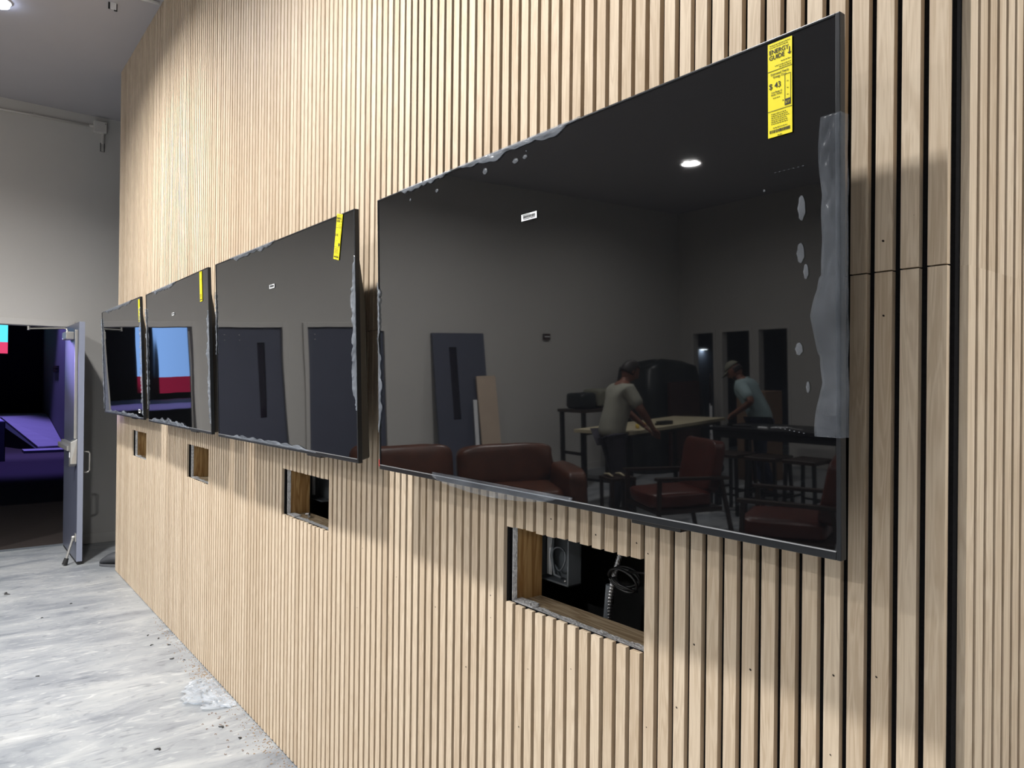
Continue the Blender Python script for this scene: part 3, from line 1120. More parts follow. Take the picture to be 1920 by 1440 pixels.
def make_tv(k):
    (cx, cy, cz), yaw, tilt = TVS[k]
    t = thing('television', TVL[k], 'television', (cx, cy, cz), 0, 'televisions on the slat wall')
    t.rotation_euler = (math.radians(tilt), 0, math.radians(yaw))
    hx, hz = TW / 2, TH / 2
    b = MB()
    b.box((-hx + .004, 0.0008, -hz + .006), (hx - .004, 0.008, hz - .004))
    b.build('screen', SCR[k], t)
    # bezel: thin lip left/top/right, deeper chin at the bottom
    b = MB()
    T = 0.0145
    b.box((-hx, -0.0015, -hz), (-hx + .004, T, hz))
    b.box((hx - .0075, -0.0015, -hz), (hx, T, hz))
    b.box((-hx + .004, -0.0015, hz - .004), (hx - .0075, T, hz))
    b.box((-hx + .004, -0.0015, -hz), (hx - .0075, T, -hz + .0125))
    b.box((-hx + .004, 0.009, -hz + .0125), (hx - .0075, T, hz - .004))
    b.build('bezel', M['bezel'], t, bevel=0.0012)
    b = MB()  # pale metal strip standing in for the highlight along the bottom bezel
    b.box((-hx + .002, -0.0022, -hz + .0125), (hx - .0075, 0.0002, -hz + .0142))
    b.build('bezel_highlight', M['bezel_hl'], t)
    # wedge shaped rear housing
    b = MB()
    b.hexa([(-hx + .012, T, -hz + .006), (hx - .012, T, -hz + .006), (hx - .02, .052, -hz + .012), (-hx + .02, .052, -hz + .012),
            (-hx + .012, T, hz - .10), (hx - .012, T, hz - .10), (hx - .03, .050, hz - .30), (-hx + .03, .050, hz - .30)])
    b.build('rear_housing', M['blackp'], t, bevel=0.006)
    b = MB()
    for x in (-.2, .2):
        b.box((x - .02, .050, -.22), (x + .02, .070, .10))
        b.box((x - .012, .069, -.16), (x + .012, .105, -.13))
        b.box((x - .012, .069, .03), (x + .012, .105, .06))
    b.box((-.3, .095, -.17), (.3, .112, -.11))
    b.box((-.3, .095, .02), (.3, .112, .08))
    b.build('wall_mount', M['blackmetal'], t)
    b = MB()
    b.box((.30, .006, -hz - .008), (.42, .030, -hz + .004))
    b.build('sensor_tab', M['blackp'], t)
    # energy guide label and barcode sticker
    pos = [(.629, .4035, 0.0), (.623, .4125, 0.235), (.596, .4055, 0.0), (.688, .3965, 0.0)][k]
    energy_label(t, pos[0], pos[1], pos[2], 2 if k == 0 else (1 if k == 1 else 0))
    if k < 3:
        barcode_sticker(t, -.001, .2345, .055, .0155, k)
    else:
        barcode_sticker(t, .605, -.357, .055, .026, k)
    # leftovers of the protective film along the edges
    if k == 0:
        film_piece(t, (-.60, hz - .002), (-.31, hz - .002), .020, 60, 1, .006)
        film_piece(t, (-.31, hz - .002), (.17, hz - .002), .024, 90, 2, .005)
        film_piece(t, (-hx + .002, .16), (-hx + .002, -.02), .020, 40, 3, .006, inward=(1, 0, 0))
        film_piece(t, (-hx + .002, -.02), (-hx + .002, -.30), .026, 50, 4, .006, inward=(1, 0, 0))
    elif k == 1:
        film_piece(t, (-.52, hz - .002), (.05, hz - .002), .026, 90, 5, .008)
        film_piece(t, (hx - .004, .26), (hx - .004, -.24), .045, 80, 6, .012, inward=(-1, 0, 0))
        film_piece(t, (-.62, -hz + .012), (.40, -hz + .012), .024, 110, 7, .008, inward=(0, 0, 1))
        film_piece(t, (-hx + .002, .28), (-hx + .002, -.02), .016, 40, 8, .008, inward=(1, 0, 0))
    elif k == 2:
        film_piece(t, (-.55, hz - .002), (.08, hz - .002), .032, 90, 9, .010)
        film_piece(t, (hx - .004, .20), (hx - .004, -.36), .05, 80, 10, .014, inward=(-1, 0, 0))
        film_piece(t, (-.66, -hz + .012), (.30, -hz + .012), .04, 110, 11, .012, inward=(0, 0, 1))
        film_piece(t, (-hx + .002, .32), (-hx + .002, -.33), .03, 90, 12, .012, inward=(1, 0, 0))
    else:
        film_piece(t, (-.66, hz - .002), (.48, hz - .002), .036, 120, 13, .012)
        film_piece(t, (hx - .004, .34), (hx - .004, -.38), .06, 100, 14, .016, inward=(-1, 0, 0))
        film_piece(t, (-.66, -hz + .012), (.66, -hz + .012), .04, 130, 15, .014, inward=(0, 0, 1))
        film_piece(t, (-hx + .002, .36), (-hx + .002, -.38), .03, 90, 16, .014, inward=(1, 0, 0))
    if k == 0:
        b = MB()
        # long sheet of film wrapped around the right edge, from v .26 to -.22

        def sheet(u, v):
            z = .262 - u * .488
            nn = noise.noise(Vector((z * 7, 3, 1)))
            wd = .028 + .022 * abs(nn) + (.02 if -.10 < z < .02 else 0) * (1 - abs(z + .04) / .07 if abs(z + .04) < .07 else 0)
            if v < .7:
                x = hx - wd * (1 - v / .7)
                y = -.0026 - .0045 * abs(noise.noise(Vector((z * 30, v * 4, 2)))) * (v / .7 + .3)
            else:
                x = hx + .0022
                y = -.003 + (v - .7) / .3 * .022
                x += .0015 * noise.noise(Vector((z * 22, v * 5, 7)))
            return Vector((x, y, z))
        b.grid(sheet, 150, 14)
        b.build('edge_film', M['film'], t, smooth=True, solid=0.0003)
        b = MB()   # loose flap along the bottom

        def flap(u, v):
            x = -.42 + u * .56
            z = -hz + .013 + .009 * (1 - v) - .026 * v * math.sin(PI * min(1, u * 1.1)) ** .6
            y = -.0035 - .006 * v * abs(noise.noise(Vector((u * 14, v * 2, 3)))) - .003 * v
            return Vector((x, y, z))
        b.grid(flap, 90, 8)
        b.build('loose_film_flap', M['film'], t, smooth=True, solid=0.0003)
        b = MB()
        for x, z, rx, rz in [(.665, .13, .006, .020), (.663, .06, .006, .016), (.672, .03, .004, .012), (.66, -.09, .006, .010), (.60, .17, .002, .002),
                             (-.39, .372, .007, .005), (-.17, .375, .009, .008), (-.05, .372, .010, .006), (-.015, .373, .008, .005), (-.01, .385, .002, .002), (.675, -.15, .003, .009), (-.53, .375, .004, .004)]:
            b = MB()
            blob(b, x, z, rx, rz)
            b.build('film_bubble', M['film2'], t, smooth=True)
        for z in (-.215, .195):
            b = MB()
            n0 = 7
            for q in range(n0):
                blob(b, .62 + q * .008, z - q * .0012 * (z < 0), .0016, .0008)
            b.build('film_perforation', M['film2'], t, smooth=True)
        b = MB()
        b.box((-hx - .0045, -.002, -hz + .008), (-hx - .0005, .012, -hz + .030))
        rt = b.build('red_tag', M['red'], t, bevel=0.001)
    return t


for k in range(4):
    make_tv(k)

# ================================================================== INSIDE THE NEAREST OPENINGS
t = thing('junction_box', 'open grey metal electrical box inside the nearest wall opening', 'electrical box', (1.02, -0.195, 1.13))
b = MB()
b.box((-.055, -.006, -.07), (.075, .0, .055))
b.box((-.055, -.006, -.07), (-.049, .045, .055))
b.box((.069, -.006, -.07), (.075, .045, .055))
b.box((-.055, -.006, -.07), (.075, .045, -.064))
b.build('box_body', M['bracket'], t, bevel=0.002)
b = MB()
for q in range(3):
    b.tube([(.045 - q * .007, .030, .09), (.045 - q * .007, .030, -.055)], 0.003, 8)
b.build('white_wires', M['strip'], t, smooth=True)
b = MB()
b.tube([(0.0 + .026 * math.cos(a), .03 + .004 * math.sin(2 * a), -.005 + .032 * math.sin(a)) for a in [i * PI / 9 for i in range(17)]], 0.0026, 8)
b.tube([(.02, .03, .06), (.024, .035, 0), (.012, .035, -.05), (-.01, .03, -.055)], 0.004, 8)
b.build('wire_loop', M['bracket'], t, smooth=True)
for q in ((-.045, .046, -.055), (.068, .046, .046)):
    b = MB()
    b.ball(q, .004)
    b.build('screw', M['steel'], t)
# armoured cable
t = thing('armoured_cable', 'grey spiral armoured cable rising inside the nearest wall opening', 'cable', (0.80, -0.18, 1.0))
b = MB()
pts, rs = [], []
for i in range(140):
    f = i / 139
    pts.append((.045 - .075 * f + .008 * math.sin(f * 5), 0, .0 + f * .30))
    rs.append(0.0065 + (0.0013 if (i // 2) % 2 else 0))
b.tube(pts, rs, 10)
b.build('armour', M['steel'], t, smooth=False)
b = MB()
b.tube([(.048, 0, .0), (.040, 0, .09)], 0.0095, 12)
b.build('connector_sleeve', M['bracket'], t)
b = MB()
for q in range(3):
    c0 = Vector((0.775 + .004 * q, -.160 - .008 * q, 1.118 + .003 * q))
    b.tube([c0 + Vector(((.046 - .003 * q) * math.cos(a), .012 * math.sin(a + q), (.030 - .003 * q) * math.sin(a))) for a in [i * 2 * PI / 28 for i in range(28)]] , 0.0035, 8)
b.tube([(0.66, -.17, 1.155), (.70, -.17, 1.15), (.76, -.165, 1.143)], 0.004, 8)
for q in range(3):
    b.tube([(.735, -.16 - .006 * q, 1.10 - .002 * q), (.775, -.15, 1.108), (.81, -.16 - .004 * q, 1.118)], 0.003, 8)
tag(b.build('cable_coil', M['blackp'], smooth=True), 'coiled black cable hanging in the nearest wall opening', 'cable')
t = thing('junction_box', 'dark electrical box with white wires inside the second wall opening', 'electrical box', (2.70, -0.22, 1.14))
b = MB()
b.box((-.08, -.006, -.07), (.085, .0, .07))
b.box((.079, -.006, -.07), (.085, .05, .07))
b.box((-.08, -.006, -.07), (.085, .05, -.064))
b.build('box_body', M['bracket'], t, bevel=0.002)
b = MB()
b.tube([(.04, .04, .10), (.04, .04, -.05)], 0.006, 8)
b.tube([(.028, .04, .10), (.028, .04, -.05)], 0.004, 8)
b.build('white_wires', M['strip'], t, smooth=True)
b = MB()
b.tube([(2.565, -.075, ZO0 + .004), (2.540, -.08, ZO0 + .008)], 0.006, 8)
b.tube([(2.525, -.07, ZO0 + .004), (2.505, -.062, ZO0 + .004)], 0.0055, 8)
tag(b.build('cable_connector', M['steel']), 'small metal cable connectors lying in the second opening', 'connector')

# ================================================================== CONDUIT AND CEILING BITS
t = thing('conduit_run', 'thin painted conduit with a square box high on the end wall', 'conduit', (XD - .003, 0, 4.13))
b = MB()
b.tube([(-.016, 2.3, -.03), (-.016, .775, -.008), (-.016, .02, .005)], 0.011, 10)
b.build('pipe', M['pipe'], t, smooth=True)
b = MB()
b.tube([(-.016, .055, .004), (-.016, .02, .005)], 0.016, 10)
b.box((-.030, .50, -.012), (0, .52, .012))
b.build('clamps', M['pipe'], t)
b = MB()
b.box((-.055, -.095, -.055), (-.001, .018, .055))
x = b.build('box', M['pipe'], t, bevel=0.004)
b = MB()
b.box((-.036, -.072, -.16), (-.016, -.050, -.05))
b.build('drop_nipple', M['pipe'], t, bevel=0.004)
b = MB()
b.tube([(-.026, -.045, -.15), (-.026, -.045, -.235), (-.026, -.077, -.235), (-.026, -.077, -.15)], 0.004, 8)
b.build('black_hook', M['blackp'], t)
b = MB()
b.ball((-.057, -.082, .036), .004)
b.build('screw', M['blackp'], t)
t = thing('ceiling_bracket', 'small black and white bracket hanging from the ceiling at the top edge', 'bracket', (5.24, 0.26, ZC))
b = MB()
b.box((-.02, -.012, -.045), (-.012, .025, 0))
b.build('white_plate', M['strip'], t)
b = MB()
b.box((-.01, -.02, -.05), (.0, .0, 0))
b.box((-.01, .022, -.045), (.0, .036, 0))
b.build('black_clip', M['blackp'], t)
b = MB()
b.tube([(5.03, .40, ZC - .012), (5.005, 0.02, ZC - .012)], 0.011, 10)
tag(b.build('ceiling_conduit', M['strip'], smooth=True), 'short white conduit on the ceiling running to the slat wall', 'conduit')

# ================================================================== FLOOR LITTER, SHOE
t = thing('shoe', 'round-toed dark grey shoe poking out behind the far end of the slat wall', 'shoe', (6.715, 0.045, 0), math.radians(52))
b = MB()


def shoe(u, v):
    a = 2 * PI * v
    L_ = .30
    x = (u - .0) * L_
    wd = (.058 * math.sin(PI * min(1, max(0.02, u * .93 + .06))) ** .38)
    h = .108 - .050 * min(1, max(0, (u - .45) / .55)) ** 2.0
    k = math.sin(PI * min(.985, max(.02, u * .95 + .04))) ** .26
    return Vector((L_ * (u - .9), wd * math.cos(a), .016 + h * k * (.5 + .5 * math.sin(a))))


b.grid(shoe, 26, 22)
b.build('shoe_upper', M['shoe'], t, smooth=True)
b = MB()
n = 40
lo, hi = [], []
for i in range(n):
    a = 2 * PI * i / n
    x = -.12 + .152 * math.cos(a)
    y = .062 * (abs(math.sin(a)) ** .75) * (1 if math.sin(a) > 0 else -1)
    lo.append(b.bm.verts.new((x, y, 0)))
    hi.append(b.bm.verts.new((x, y, .020)))
b.bm.faces.new(lo)
b.bm.faces.new(hi)
for i in range(n):
    b.bm.faces.new([lo[i], lo[(i + 1) % n], hi[(i + 1) % n], hi[i]])
b.build('sole', M['sole'], t, bevel=0.003)

rl = random.Random(11)


def scrap(x, y, s, m, kind):
    b = MB()
    pts = []
    a = rl.uniform(0, 6)
    for i in range(5):
        a += rl.uniform(-.9, .9)
        pts.append(Vector((x, y, .0016 + rl.uniform(0, .0015))) + Vector((math.cos(a), math.sin(a), 0)) * s * i * .3)
    b.tube(pts, [s * .12, s * .2, s * .22, s * .18, s * .06], 6)
    return b.build(kind, m)


SCL = ['in the walkway', 'further into the walkway', 'by the wall under the farthest television', 'near the wall, nearer the camera than the one under the farthest television', 'beside the sawdust', 'hugging the wall foot', 'under the second opening', 'tight against the wall under the second opening', 'out on the open floor, mid-walkway', 'just past the plastic wrap', 'between plastic wrap and wall', 'nearest the bottom edge', 'in front of the plastic wrap', 'out in front of the plastic wrap']
t0 = scrap(6.19, .775, .05, M['debris'], 'plastic_scrap')
tag(t0, 'curled black scrap on the floor in front of the open door', 'scrap')
SC = [(5.6, .42), (5.35, .62), (4.55, .135), (4.45, .10), (4.35, .16), (4.30, .06), (4.05, .10), (3.98, .055), (4.2, .75), (3.3, .10), (3.25, .08), (2.86, .11), (3.0, .14), (2.95, .42)]
for q, (x, y) in enumerate(SC):
    o = scrap(x, y, rl.uniform(.012, .022), M['debris'], 'dark_scrap')
    tag(o, 'tiny dark scrap ' + SCL[q], 'scrap', 'tiny dark scraps on the floor')
# sawdust along the foot of the wall
b = MB()
for i in range(620):
    x = rl.choice([rl.gauss(3.62, .22), rl.gauss(3.35, .25), rl.gauss(2.7, .2), rl.gauss(4.4, .25), rl.gauss(3.7, .12)])
    y = min(.095, abs(rl.gauss(0, .045))) + .002
    s = rl.uniform(.0012, .0035)
    b.box((x, y, 0), (x + s * rl.uniform(1, 3), y + s, s * .7), Matrix.Rotation(rl.uniform(0, 3), 3, 'Z'), Vector((x, y, 0)))
tag(b.build('sawdust', M['sawdust']), 'sawdust and wood crumbs along the foot of the slat wall', 'sawdust', kind='stuff')
b = MB()
for i in range(26):
    x, y = rl.gauss(3.0, .3), abs(rl.gauss(.03, .04)) + .11
    a = rl.uniform(0, 6)
    b.tube([(x + .007 * math.cos(a + q * 1.1), y + .004 * math.sin(a + q * 1.1), .0018) for q in range(5)], .0010, 5)
tag(b.build('wood_shavings', M['shaving']), 'curled brown wood shavings scattered near the slat wall', 'shavings', kind='stuff')
# crumpled clear plastic
b = MB()


def plas(u, v):
    x = 3.20 + .42 * u + .03 * noise.noise(Vector((v * 5, u * 3, 2)))
    y = .012 + .21 * v * (0.30 + .70 * math.sin(PI * u) ** .7 + .35 * noise.noise(Vector((u * 7, 2, 3)))) + .02 * noise.noise(Vector((u * 6, v * 4, 8)))
    z = .003 + .030 * abs(noise.noise(Vector((u * 5, v * 4, 1)))) + .005 * abs(noise.noise(Vector((u * 15, v * 12, 4))))
    return Vector((x, y, z))


b.grid(plas, 60, 40)
pf = film_mat('clear_plastic', 0.32)
pf.node_tree.nodes['Principled BSDF'].inputs['Base Color'].default_value = (.85, .87, .9, 1)
tag(b.build('plastic_wrap', pf, smooth=False, solid=0.0003), 'crumpled clear plastic wrap on the floor against the slat wall', 'plastic wrap')

# ================================================================== THE ROOM OPPOSITE (mirrored in the nearest television)
def leg_box(mb, x, y, s, z0, z1):
    mb.box((x - s / 2, y - s / 2, z0), (x + s / 2, y + s / 2, z1))


# slate door leaf leaning on the end wall, with boards and a strip
t = thing('leaning_door', 'slate door leaf with a slit window, taken off and leaning on the end wall', 'door', (XD - .20, 4.65, 0))
b = MB()
tilt = Matrix.Rotation(math.radians(4.6), 3, 'Y')
o0 = Vector((0, 0, 0))
for a, c, z0, z1 in [(-.42, -.17, 0, 2.12), (-.05, .42, 0, 2.12), (-.17, -.05, 0, .95), (-.17, -.05, 1.93, 2.12)]:
    b.box((-.02, a, z0), (.02, c, z1), tilt, o0)
b.build('leaf', M['door'], t)
b = MB()
b.box((-.004, -.17, .95), (.004, -.05, 1.93), tilt, o0)
b.build('slit_window', M['glassd'], t)
b = MB()
b.box((-.012, 0, 0), (.012, .32, 1.53), Matrix.Rotation(math.radians(6), 3, 'Y'), o0)
o = b.build('plank', M['board'])
o.location = (XD - .30, 4.86, 0)
tag(o, 'pale wide board leaning against the leaning slate door', 'board')
b = MB()
b.box((-.005, -.03, 0), (.005, .03, 1.22), Matrix.Rotation(math.radians(9), 3, 'Y') @ Matrix.Rotation(math.radians(-4), 3, 'X'), o0)
o = b.build('metal_strip', M['strip'])
o.location = (XD - .37, 4.72, 0)
tag(o, 'narrow white strip leaning against the slate door', 'strip')
b = MB()
b.box((XD - .035, 6.20, 2.03), (XD - .001, 6.33, 2.12))
o = b.build('alarm_unit', M['tarpr'], bevel=.004)
tag(o, 'small dark red wall unit on the bare end wall', 'wall unit')
b = MB()
b.box((XD - .037, 6.215, 2.068), (XD - .034, 6.315, 2.084))
b.build('pale_band', M['strip'], o)


# leather sofa
def soft_box(name, cen, size, m, parent, rx=0.0, puff=.35, seed=0, rz=0.0):
    """puffy cushion: superellipsoid with creases"""
    b = MB()
    nu, nv = 40, 24
    rot = Matrix.Rotation(rz, 3, 'Z') @ Matrix.Rotation(rx, 3, 'X')

    def sg(v, e):
        return (abs(v) ** e) * (1 if v >= 0 else -1)

    def f(u, v):
        a = 2 * PI * u
        p = PI * (v - .5)
        e1, e2 = puff, puff
        x = sg(math.cos(p), e1) * sg(math.cos(a), e2)
        y = sg(math.cos(p), e1) * sg(math.sin(a), e2)
        z = sg(math.sin(p), e1)
        k = 1 + .05 * noise.noise(Vector((x * 2 + seed, y * 2, z * 2)))
        return Vector(cen) + rot @ Vector((x * size[0] / 2 * k, y * size[1] / 2 * k, z * size[2] / 2 * k))
    b.grid(f, nu, nv)
    bmesh.ops.remove_doubles(b.bm, verts=b.bm.verts[:], dist=0.0005)
    return b.build(name, m, parent, smooth=True)


t = thing('sofa', 'brown leather sofa with puffy back cushions, mirrored at the foot of the television', 'sofa', (5.50, 3.08, 0), math.radians(-62))
soft_box('seat_cushion', (-.5, -.08, .36), (.98, .86, .22), M['leather'], t, seed=1, puff=.3)
soft_box('seat_cushion', (.5, -.08, .36), (.98, .86, .22), M['leather'], t, seed=2, puff=.3)
soft_box('back_cushion', (-.52, .30, .62), (1.00, .30, .44), M['leather'], t, rx=-.18, seed=3, puff=.4)
soft_box('back_cushion', (.50, .30, .64), (.96, .30, .46), M['leather'], t, rx=-.18, seed=4, puff=.4)
soft_box('arm', (-1.10, 0, .40), (.24, .95, .48), M['leather'], t, seed=5, puff=.4)
soft_box('arm', (1.10, 0, .40), (.24, .95, .48), M['leather'], t, seed=6, puff=.4)
b = MB()
b.box((-1.15, -.42, .10), (1.15, .45, .28))
b.build('base', M['darkwood'], t, bevel=.01)
for x in (-1.1, 1.1):
    for y in (-.38, .40):
        b = MB()
        leg_box(b, x, y, .06, 0, .11)
        b.build('leg', M['darkwood'], t)


def armchair(label, loc, rz):
    t = thing('armchair', label, 'armchair', loc, rz, 'leather armchairs')
    soft_box('seat_cushion', (0, -.03, .40), (.60, .62, .15), M['leatherr'], t, seed=7, puff=.3)
    soft_box('backrest', (0, .30, .68), (.62, .13, .48), M['leatherr'], t, rx=-.22, seed=8, puff=.3)
    for s in (-1, 1):
        b = MB()
        b.bar((s * .35, -.34, .615), (s * .35, .38, .59), .06, .03)
        b.build('armrest', M['darkwood'], t, bevel=.006)
        b = MB()
        b.bar((s * .35, -.30, .60), (s * .35, -.33, 0), .035, .035, (0, 1, 0))
        b.build('leg', M['darkwood'], t, bevel=.004)
        b = MB()
        b.bar((s * .35, .30, .60), (s * .35, .42, 0), .035, .035, (0, 1, 0))
        b.build('leg', M['darkwood'], t, bevel=.004)
    b = MB()
    b.box((-.34, -.32, .29), (.34, .32, .33))
    b.build('seat_frame', M['darkwood'], t, bevel=.004)
    return t


armchair('red brown leather armchair with dark wooden arms, between sofa and work table', (3.95, 4.46, 0), math.radians(24))
armchair('red brown leather armchair at the lower right corner of the mirrored room', (2.55, 4.15, 0), math.radians(66))

# side table with folded papers
t = thing('side_table', 'small dark side table between the sofa and the leather armchair', 'side table', (4.58, 4.38, 0), math.radians(20))
b = MB()
b.box((-.14, -.14, .49), (.14, .14, .52))
b.build('tabletop', M['darkwood'], t, bevel=.004)
for x in (-.12, .12):
    for y in (-.12, .12):
        b = MB()
        leg_box(b, x, y, .03, 0, .49)
        b.build('leg', M['darkwood'], t)
for q, (x, y, a) in enumerate([(4.56, 4.40, .4), (4.62, 4.30, .4)]):
    b = MB()
    b.tube([(x - .10 * math.cos(a), y - .10 * math.sin(a), .535), (x, y, .548), (x + .11 * math.cos(a), y + .11 * math.sin(a), .535)], [.008, .013, .010], 8)
    tag(b.build('work_glove', M['ply'], smooth=True), ['pale rolled glove lying across the small side table', 'pale strap at the edge of the small side table'][q], 'glove')

# plywood work table
t = thing('work_table', 'long work table with a pale plywood top, the first worker stands at it', 'table', (5.50, 6.03, 0), math.radians(-9.3))
b = MB()
b.box((-.38, -1.15, .862), (.38, 1.15, .90))
b.build('tabletop', M['ply'], t, bevel=.002)
for x in (-.32, .32):
    for y in (-1.05, 1.05):
        b = MB()
        leg_box(b, x, y, .045, 0, .862)
        b.build('leg', M['blackmetal'], t)
b = MB()
for y in (-1.05, 1.05):
    b.box((-.32, y - .015, .30), (.32, y + .015, .33))
b.box((-.335, -1.05, .82), (-.305, 1.05, .862))
b.box((.305, -1.05, .82), (.335, 1.05, .862))
b.build('frame_rail', M['blackmetal'], t)
for q, (x, y, a) in enumerate([(5.22, 5.40, .8), (5.34, 5.68, 1.3)]):
    b = MB()
    b.bar((x - .12 * math.cos(a), y - .12 * math.sin(a), .918), (x + .12 * math.cos(a), y + .12 * math.sin(a), .918), .035, .03)
    o = b.build('spirit_level', M['yellowt'], bevel=.004)
    tag(o, ['yellow hand tool on the plywood top, nearest the worker\'s hand', 'second yellow hand tool further along the plywood top'][q], 'tool')
b = MB()
b.box((5.20, 5.82, .903), (5.30, 6.02, .945))
b.box((5.24, 5.76, .903), (5.27, 5.84, .93))
o = b.build('power_drill', M['blackp'], bevel=.006)
tag(o, 'black power tool lying near the edge of the plywood table', 'tool')
# high table with bags by the end wall
t = thing('bar_table', 'tall dark table by the end wall, loaded with bags', 'table', (6.75, 6.25, 0), .1)
b = MB()
b.box((-.28, -.45, 1.00), (.28, .45, 1.04))
b.build('tabletop', M['darkwood'], t)
for x in (-.24, .24):
    for y in (-.4, .4):
        b = MB()
        leg_box(b, x, y, .05, 0, 1.0)
        b.build('leg', M['blackmetal'], t)
b = MB()
b.box((-.24, -.41, .42), (.24, -.38, .46))
b.box((-.24, .38, .42), (.24, .41, .46))
b.build('stretcher', M['blackmetal'], t)
o = soft_box('tool_bag', (6.75, 5.98, 1.155), (.34, .30, .22), M['tarp'], None, seed=12)
tag(o, 'black bag on the near end of the tall dark table', 'bag')
o = soft_box('tool_bag', (6.78, 6.38, 1.175), (.36, .40, .26), M['cap'], None, seed=14)
tag(o, 'grey bag on the far end of the tall dark table', 'bag')

# dark covered stack in the corner
t = thing('covered_stack', 'tall bulky stack under black tarps in the corner behind the first worker', 'stack', (7.05, 7.95, 0))
b = MB()


def tarpf(u, v):
    a = 2 * PI * u
    h = 1.72 * v
    sq = lambda q: (abs(q) ** .55) * (1 if q >= 0 else -1)
    k = (1.0 - .22 * v ** 3) * (1 + .06 * noise.noise(Vector((math.cos(a) * 2, math.sin(a) * 2, h * 2))))
    if v > .94:
        k *= max(0.02, 1 - (v - .94) / .06)
        h = 1.72 * (.94 + (v - .94) * .5) - .05 * (v > .99) + .06 * math.sin(a * 2 + 1)
    return Vector((.5 * k * sq(math.cos(a)), .72 * k * sq(math.sin(a)), max(0.0, h)))


b.grid(tarpf, 60, 40)
b.build('black_tarp', M['tarp'], t, smooth=True)
b = MB()
b.box((-.56, -.40, .06), (-.50, .30, 1.35))
b.build('dark_red_front', M['tarpr'], t, bevel=.01)
# hand truck
t = thing('hand_truck', 'hand truck with a tall looped black handle beside the covered stack', 'hand truck', (6.15, 8.05, 0), math.radians(50))
b = MB()
b.tube([(-.13, 0, 1.0), (-.14, 0, 1.25), (-.10, 0, 1.40), (0, 0, 1.46), (.10, 0, 1.40), (.14, 0, 1.25), (.13, 0, 1.0)], .014, 8)
b.build('loop_handle', M['blackmetal'], t, smooth=True)
b = MB()
b.box((-.14, -.01, .1), (-.11, .01, 1.02))
b.box((.11, -.01, .1), (.14, .01, 1.02))
b.box((-.13, -.01, .55), (.13, .01, .58))
b.box((-.15, -.2, .04), (.15, 0, .055))
b.build('frame', M['strip'], t)
for s in (-1, 1):
    b = MB()
    b.tube([(s * .17, .06, .1), (s * .21, .06, .1)], .10, 20)
    b.build('wheel', M['rubber'], t)
b = MB()
b.box((5.05, 7.75, 0), (5.50, 8.15, 1.22))
tag(b.build('tall_carton', M['cardboard'], bevel=.004), 'tall brown carton standing behind the second worker', 'carton')

# black work table with tools, stools under it
t = thing('work_table', 'black bar-height work table strewn with tools, the second worker leans over it', 'table', (3.86, 6.33, 0), math.radians(2))
b = MB()
b.box((-.80, -.34, .86), (.80, .34, .90))
b.box((-.78, -.32, .78), (.78, -.29, .86))
b.build('tabletop', M['blackmetal'], t, bevel=.004)
for x in (-.74, .74):
    for y in (-.29, .29):
        b = MB()
        leg_box(b, x, y, .06, 0, .86)
        b.build('leg', M['blackmetal'], t)


def stool(label, x, y, rz):
    t = thing('bar_stool', label, 'stool', (x, y, 0), rz, 'black bar stools')
    b = MB()
    b.box((-.18, -.18, .61), (.18, .18, .65))
    b.build('seat', M['darkwood'], t, bevel=.008)
    for sx_ in (-1, 1):
        for sy in (-1, 1):
            b = MB()
            b.bar((sx_ * .15, sy * .15, .61), (sx_ * .175, sy * .175, 0), .03, .03, (0, 1, 0))
            b.build('leg', M['blackmetal'], t)
    b = MB()
    for s in (-1, 1):
        b.bar((-.165, s * .165, .22), (.165, s * .165, .22), .025, .02)
        b.bar((s * .165, -.165, .26), (s * .165, .165, .26), .025, .02)
    b.build('foot_rail', M['blackmetal'], t)


stool('black bar stool under the left end of the black work table', 4.24, 5.84, .05)
stool('black bar stool in the middle before the black work table', 3.80, 5.82, -.04)
stool('black bar stool under the right end of the black work table', 3.37, 5.84, .03)
tools = [('long_bar', 'long dark bar propped over the edge of the black work table', [(3.45, 6.25, 1.06), (3.15, 6.10, .91)], .012, 'blackmetal'),
         ('pliers', 'steel pliers on the black work table, left of the long bar', [(3.95, 6.15, .912), (3.80, 6.20, .915), (3.74, 6.18, .912)], .010, 'steel'),
         ('screwdriver', 'screwdriver with a bright tip on the black work table', [(3.72, 6.12, .915), (3.55, 6.05, .912)], .009, 'steel'),
         ('hammer', 'dark hammer lying at the left end of the black work table', [(4.45, 6.12, .915), (4.25, 6.20, .915)], .011, 'blackmetal'),
         ('cutter', 'pale cutter lying in the middle of the black work table', [(4.08, 6.08, .912), (3.96, 6.06, .912)], .013, 'strip')]
for nm_, lb, pts, r, mm in tools:
    b = MB()
    b.tube(pts, r, 8)
    if nm_ == 'hammer':
        b.bar((4.46, 6.07, .925), (4.44, 6.17, .925), .03, .03)
    if nm_ == 'pliers':
        b.tube([(3.95, 6.11, .912), (3.80, 6.17, .915)], .008, 8)
    tag(b.build(nm_, M[mm]), lb, 'tool')
b = MB()
b.box((3.25, 6.42, .90), (3.52, 6.62, 1.03))
tag(b.build('tool_case', M['blackp'], bevel=.01), 'black tool case on the far right of the black work table', 'case')
b = MB()
b.bar((3.30, 6.30, .912), (3.05, 6.28, .912), .12, .022)
tag(b.build('wood_offcut', M['ply'], bevel=.002), 'pale wooden offcut at the right end of the black work table', 'offcut')

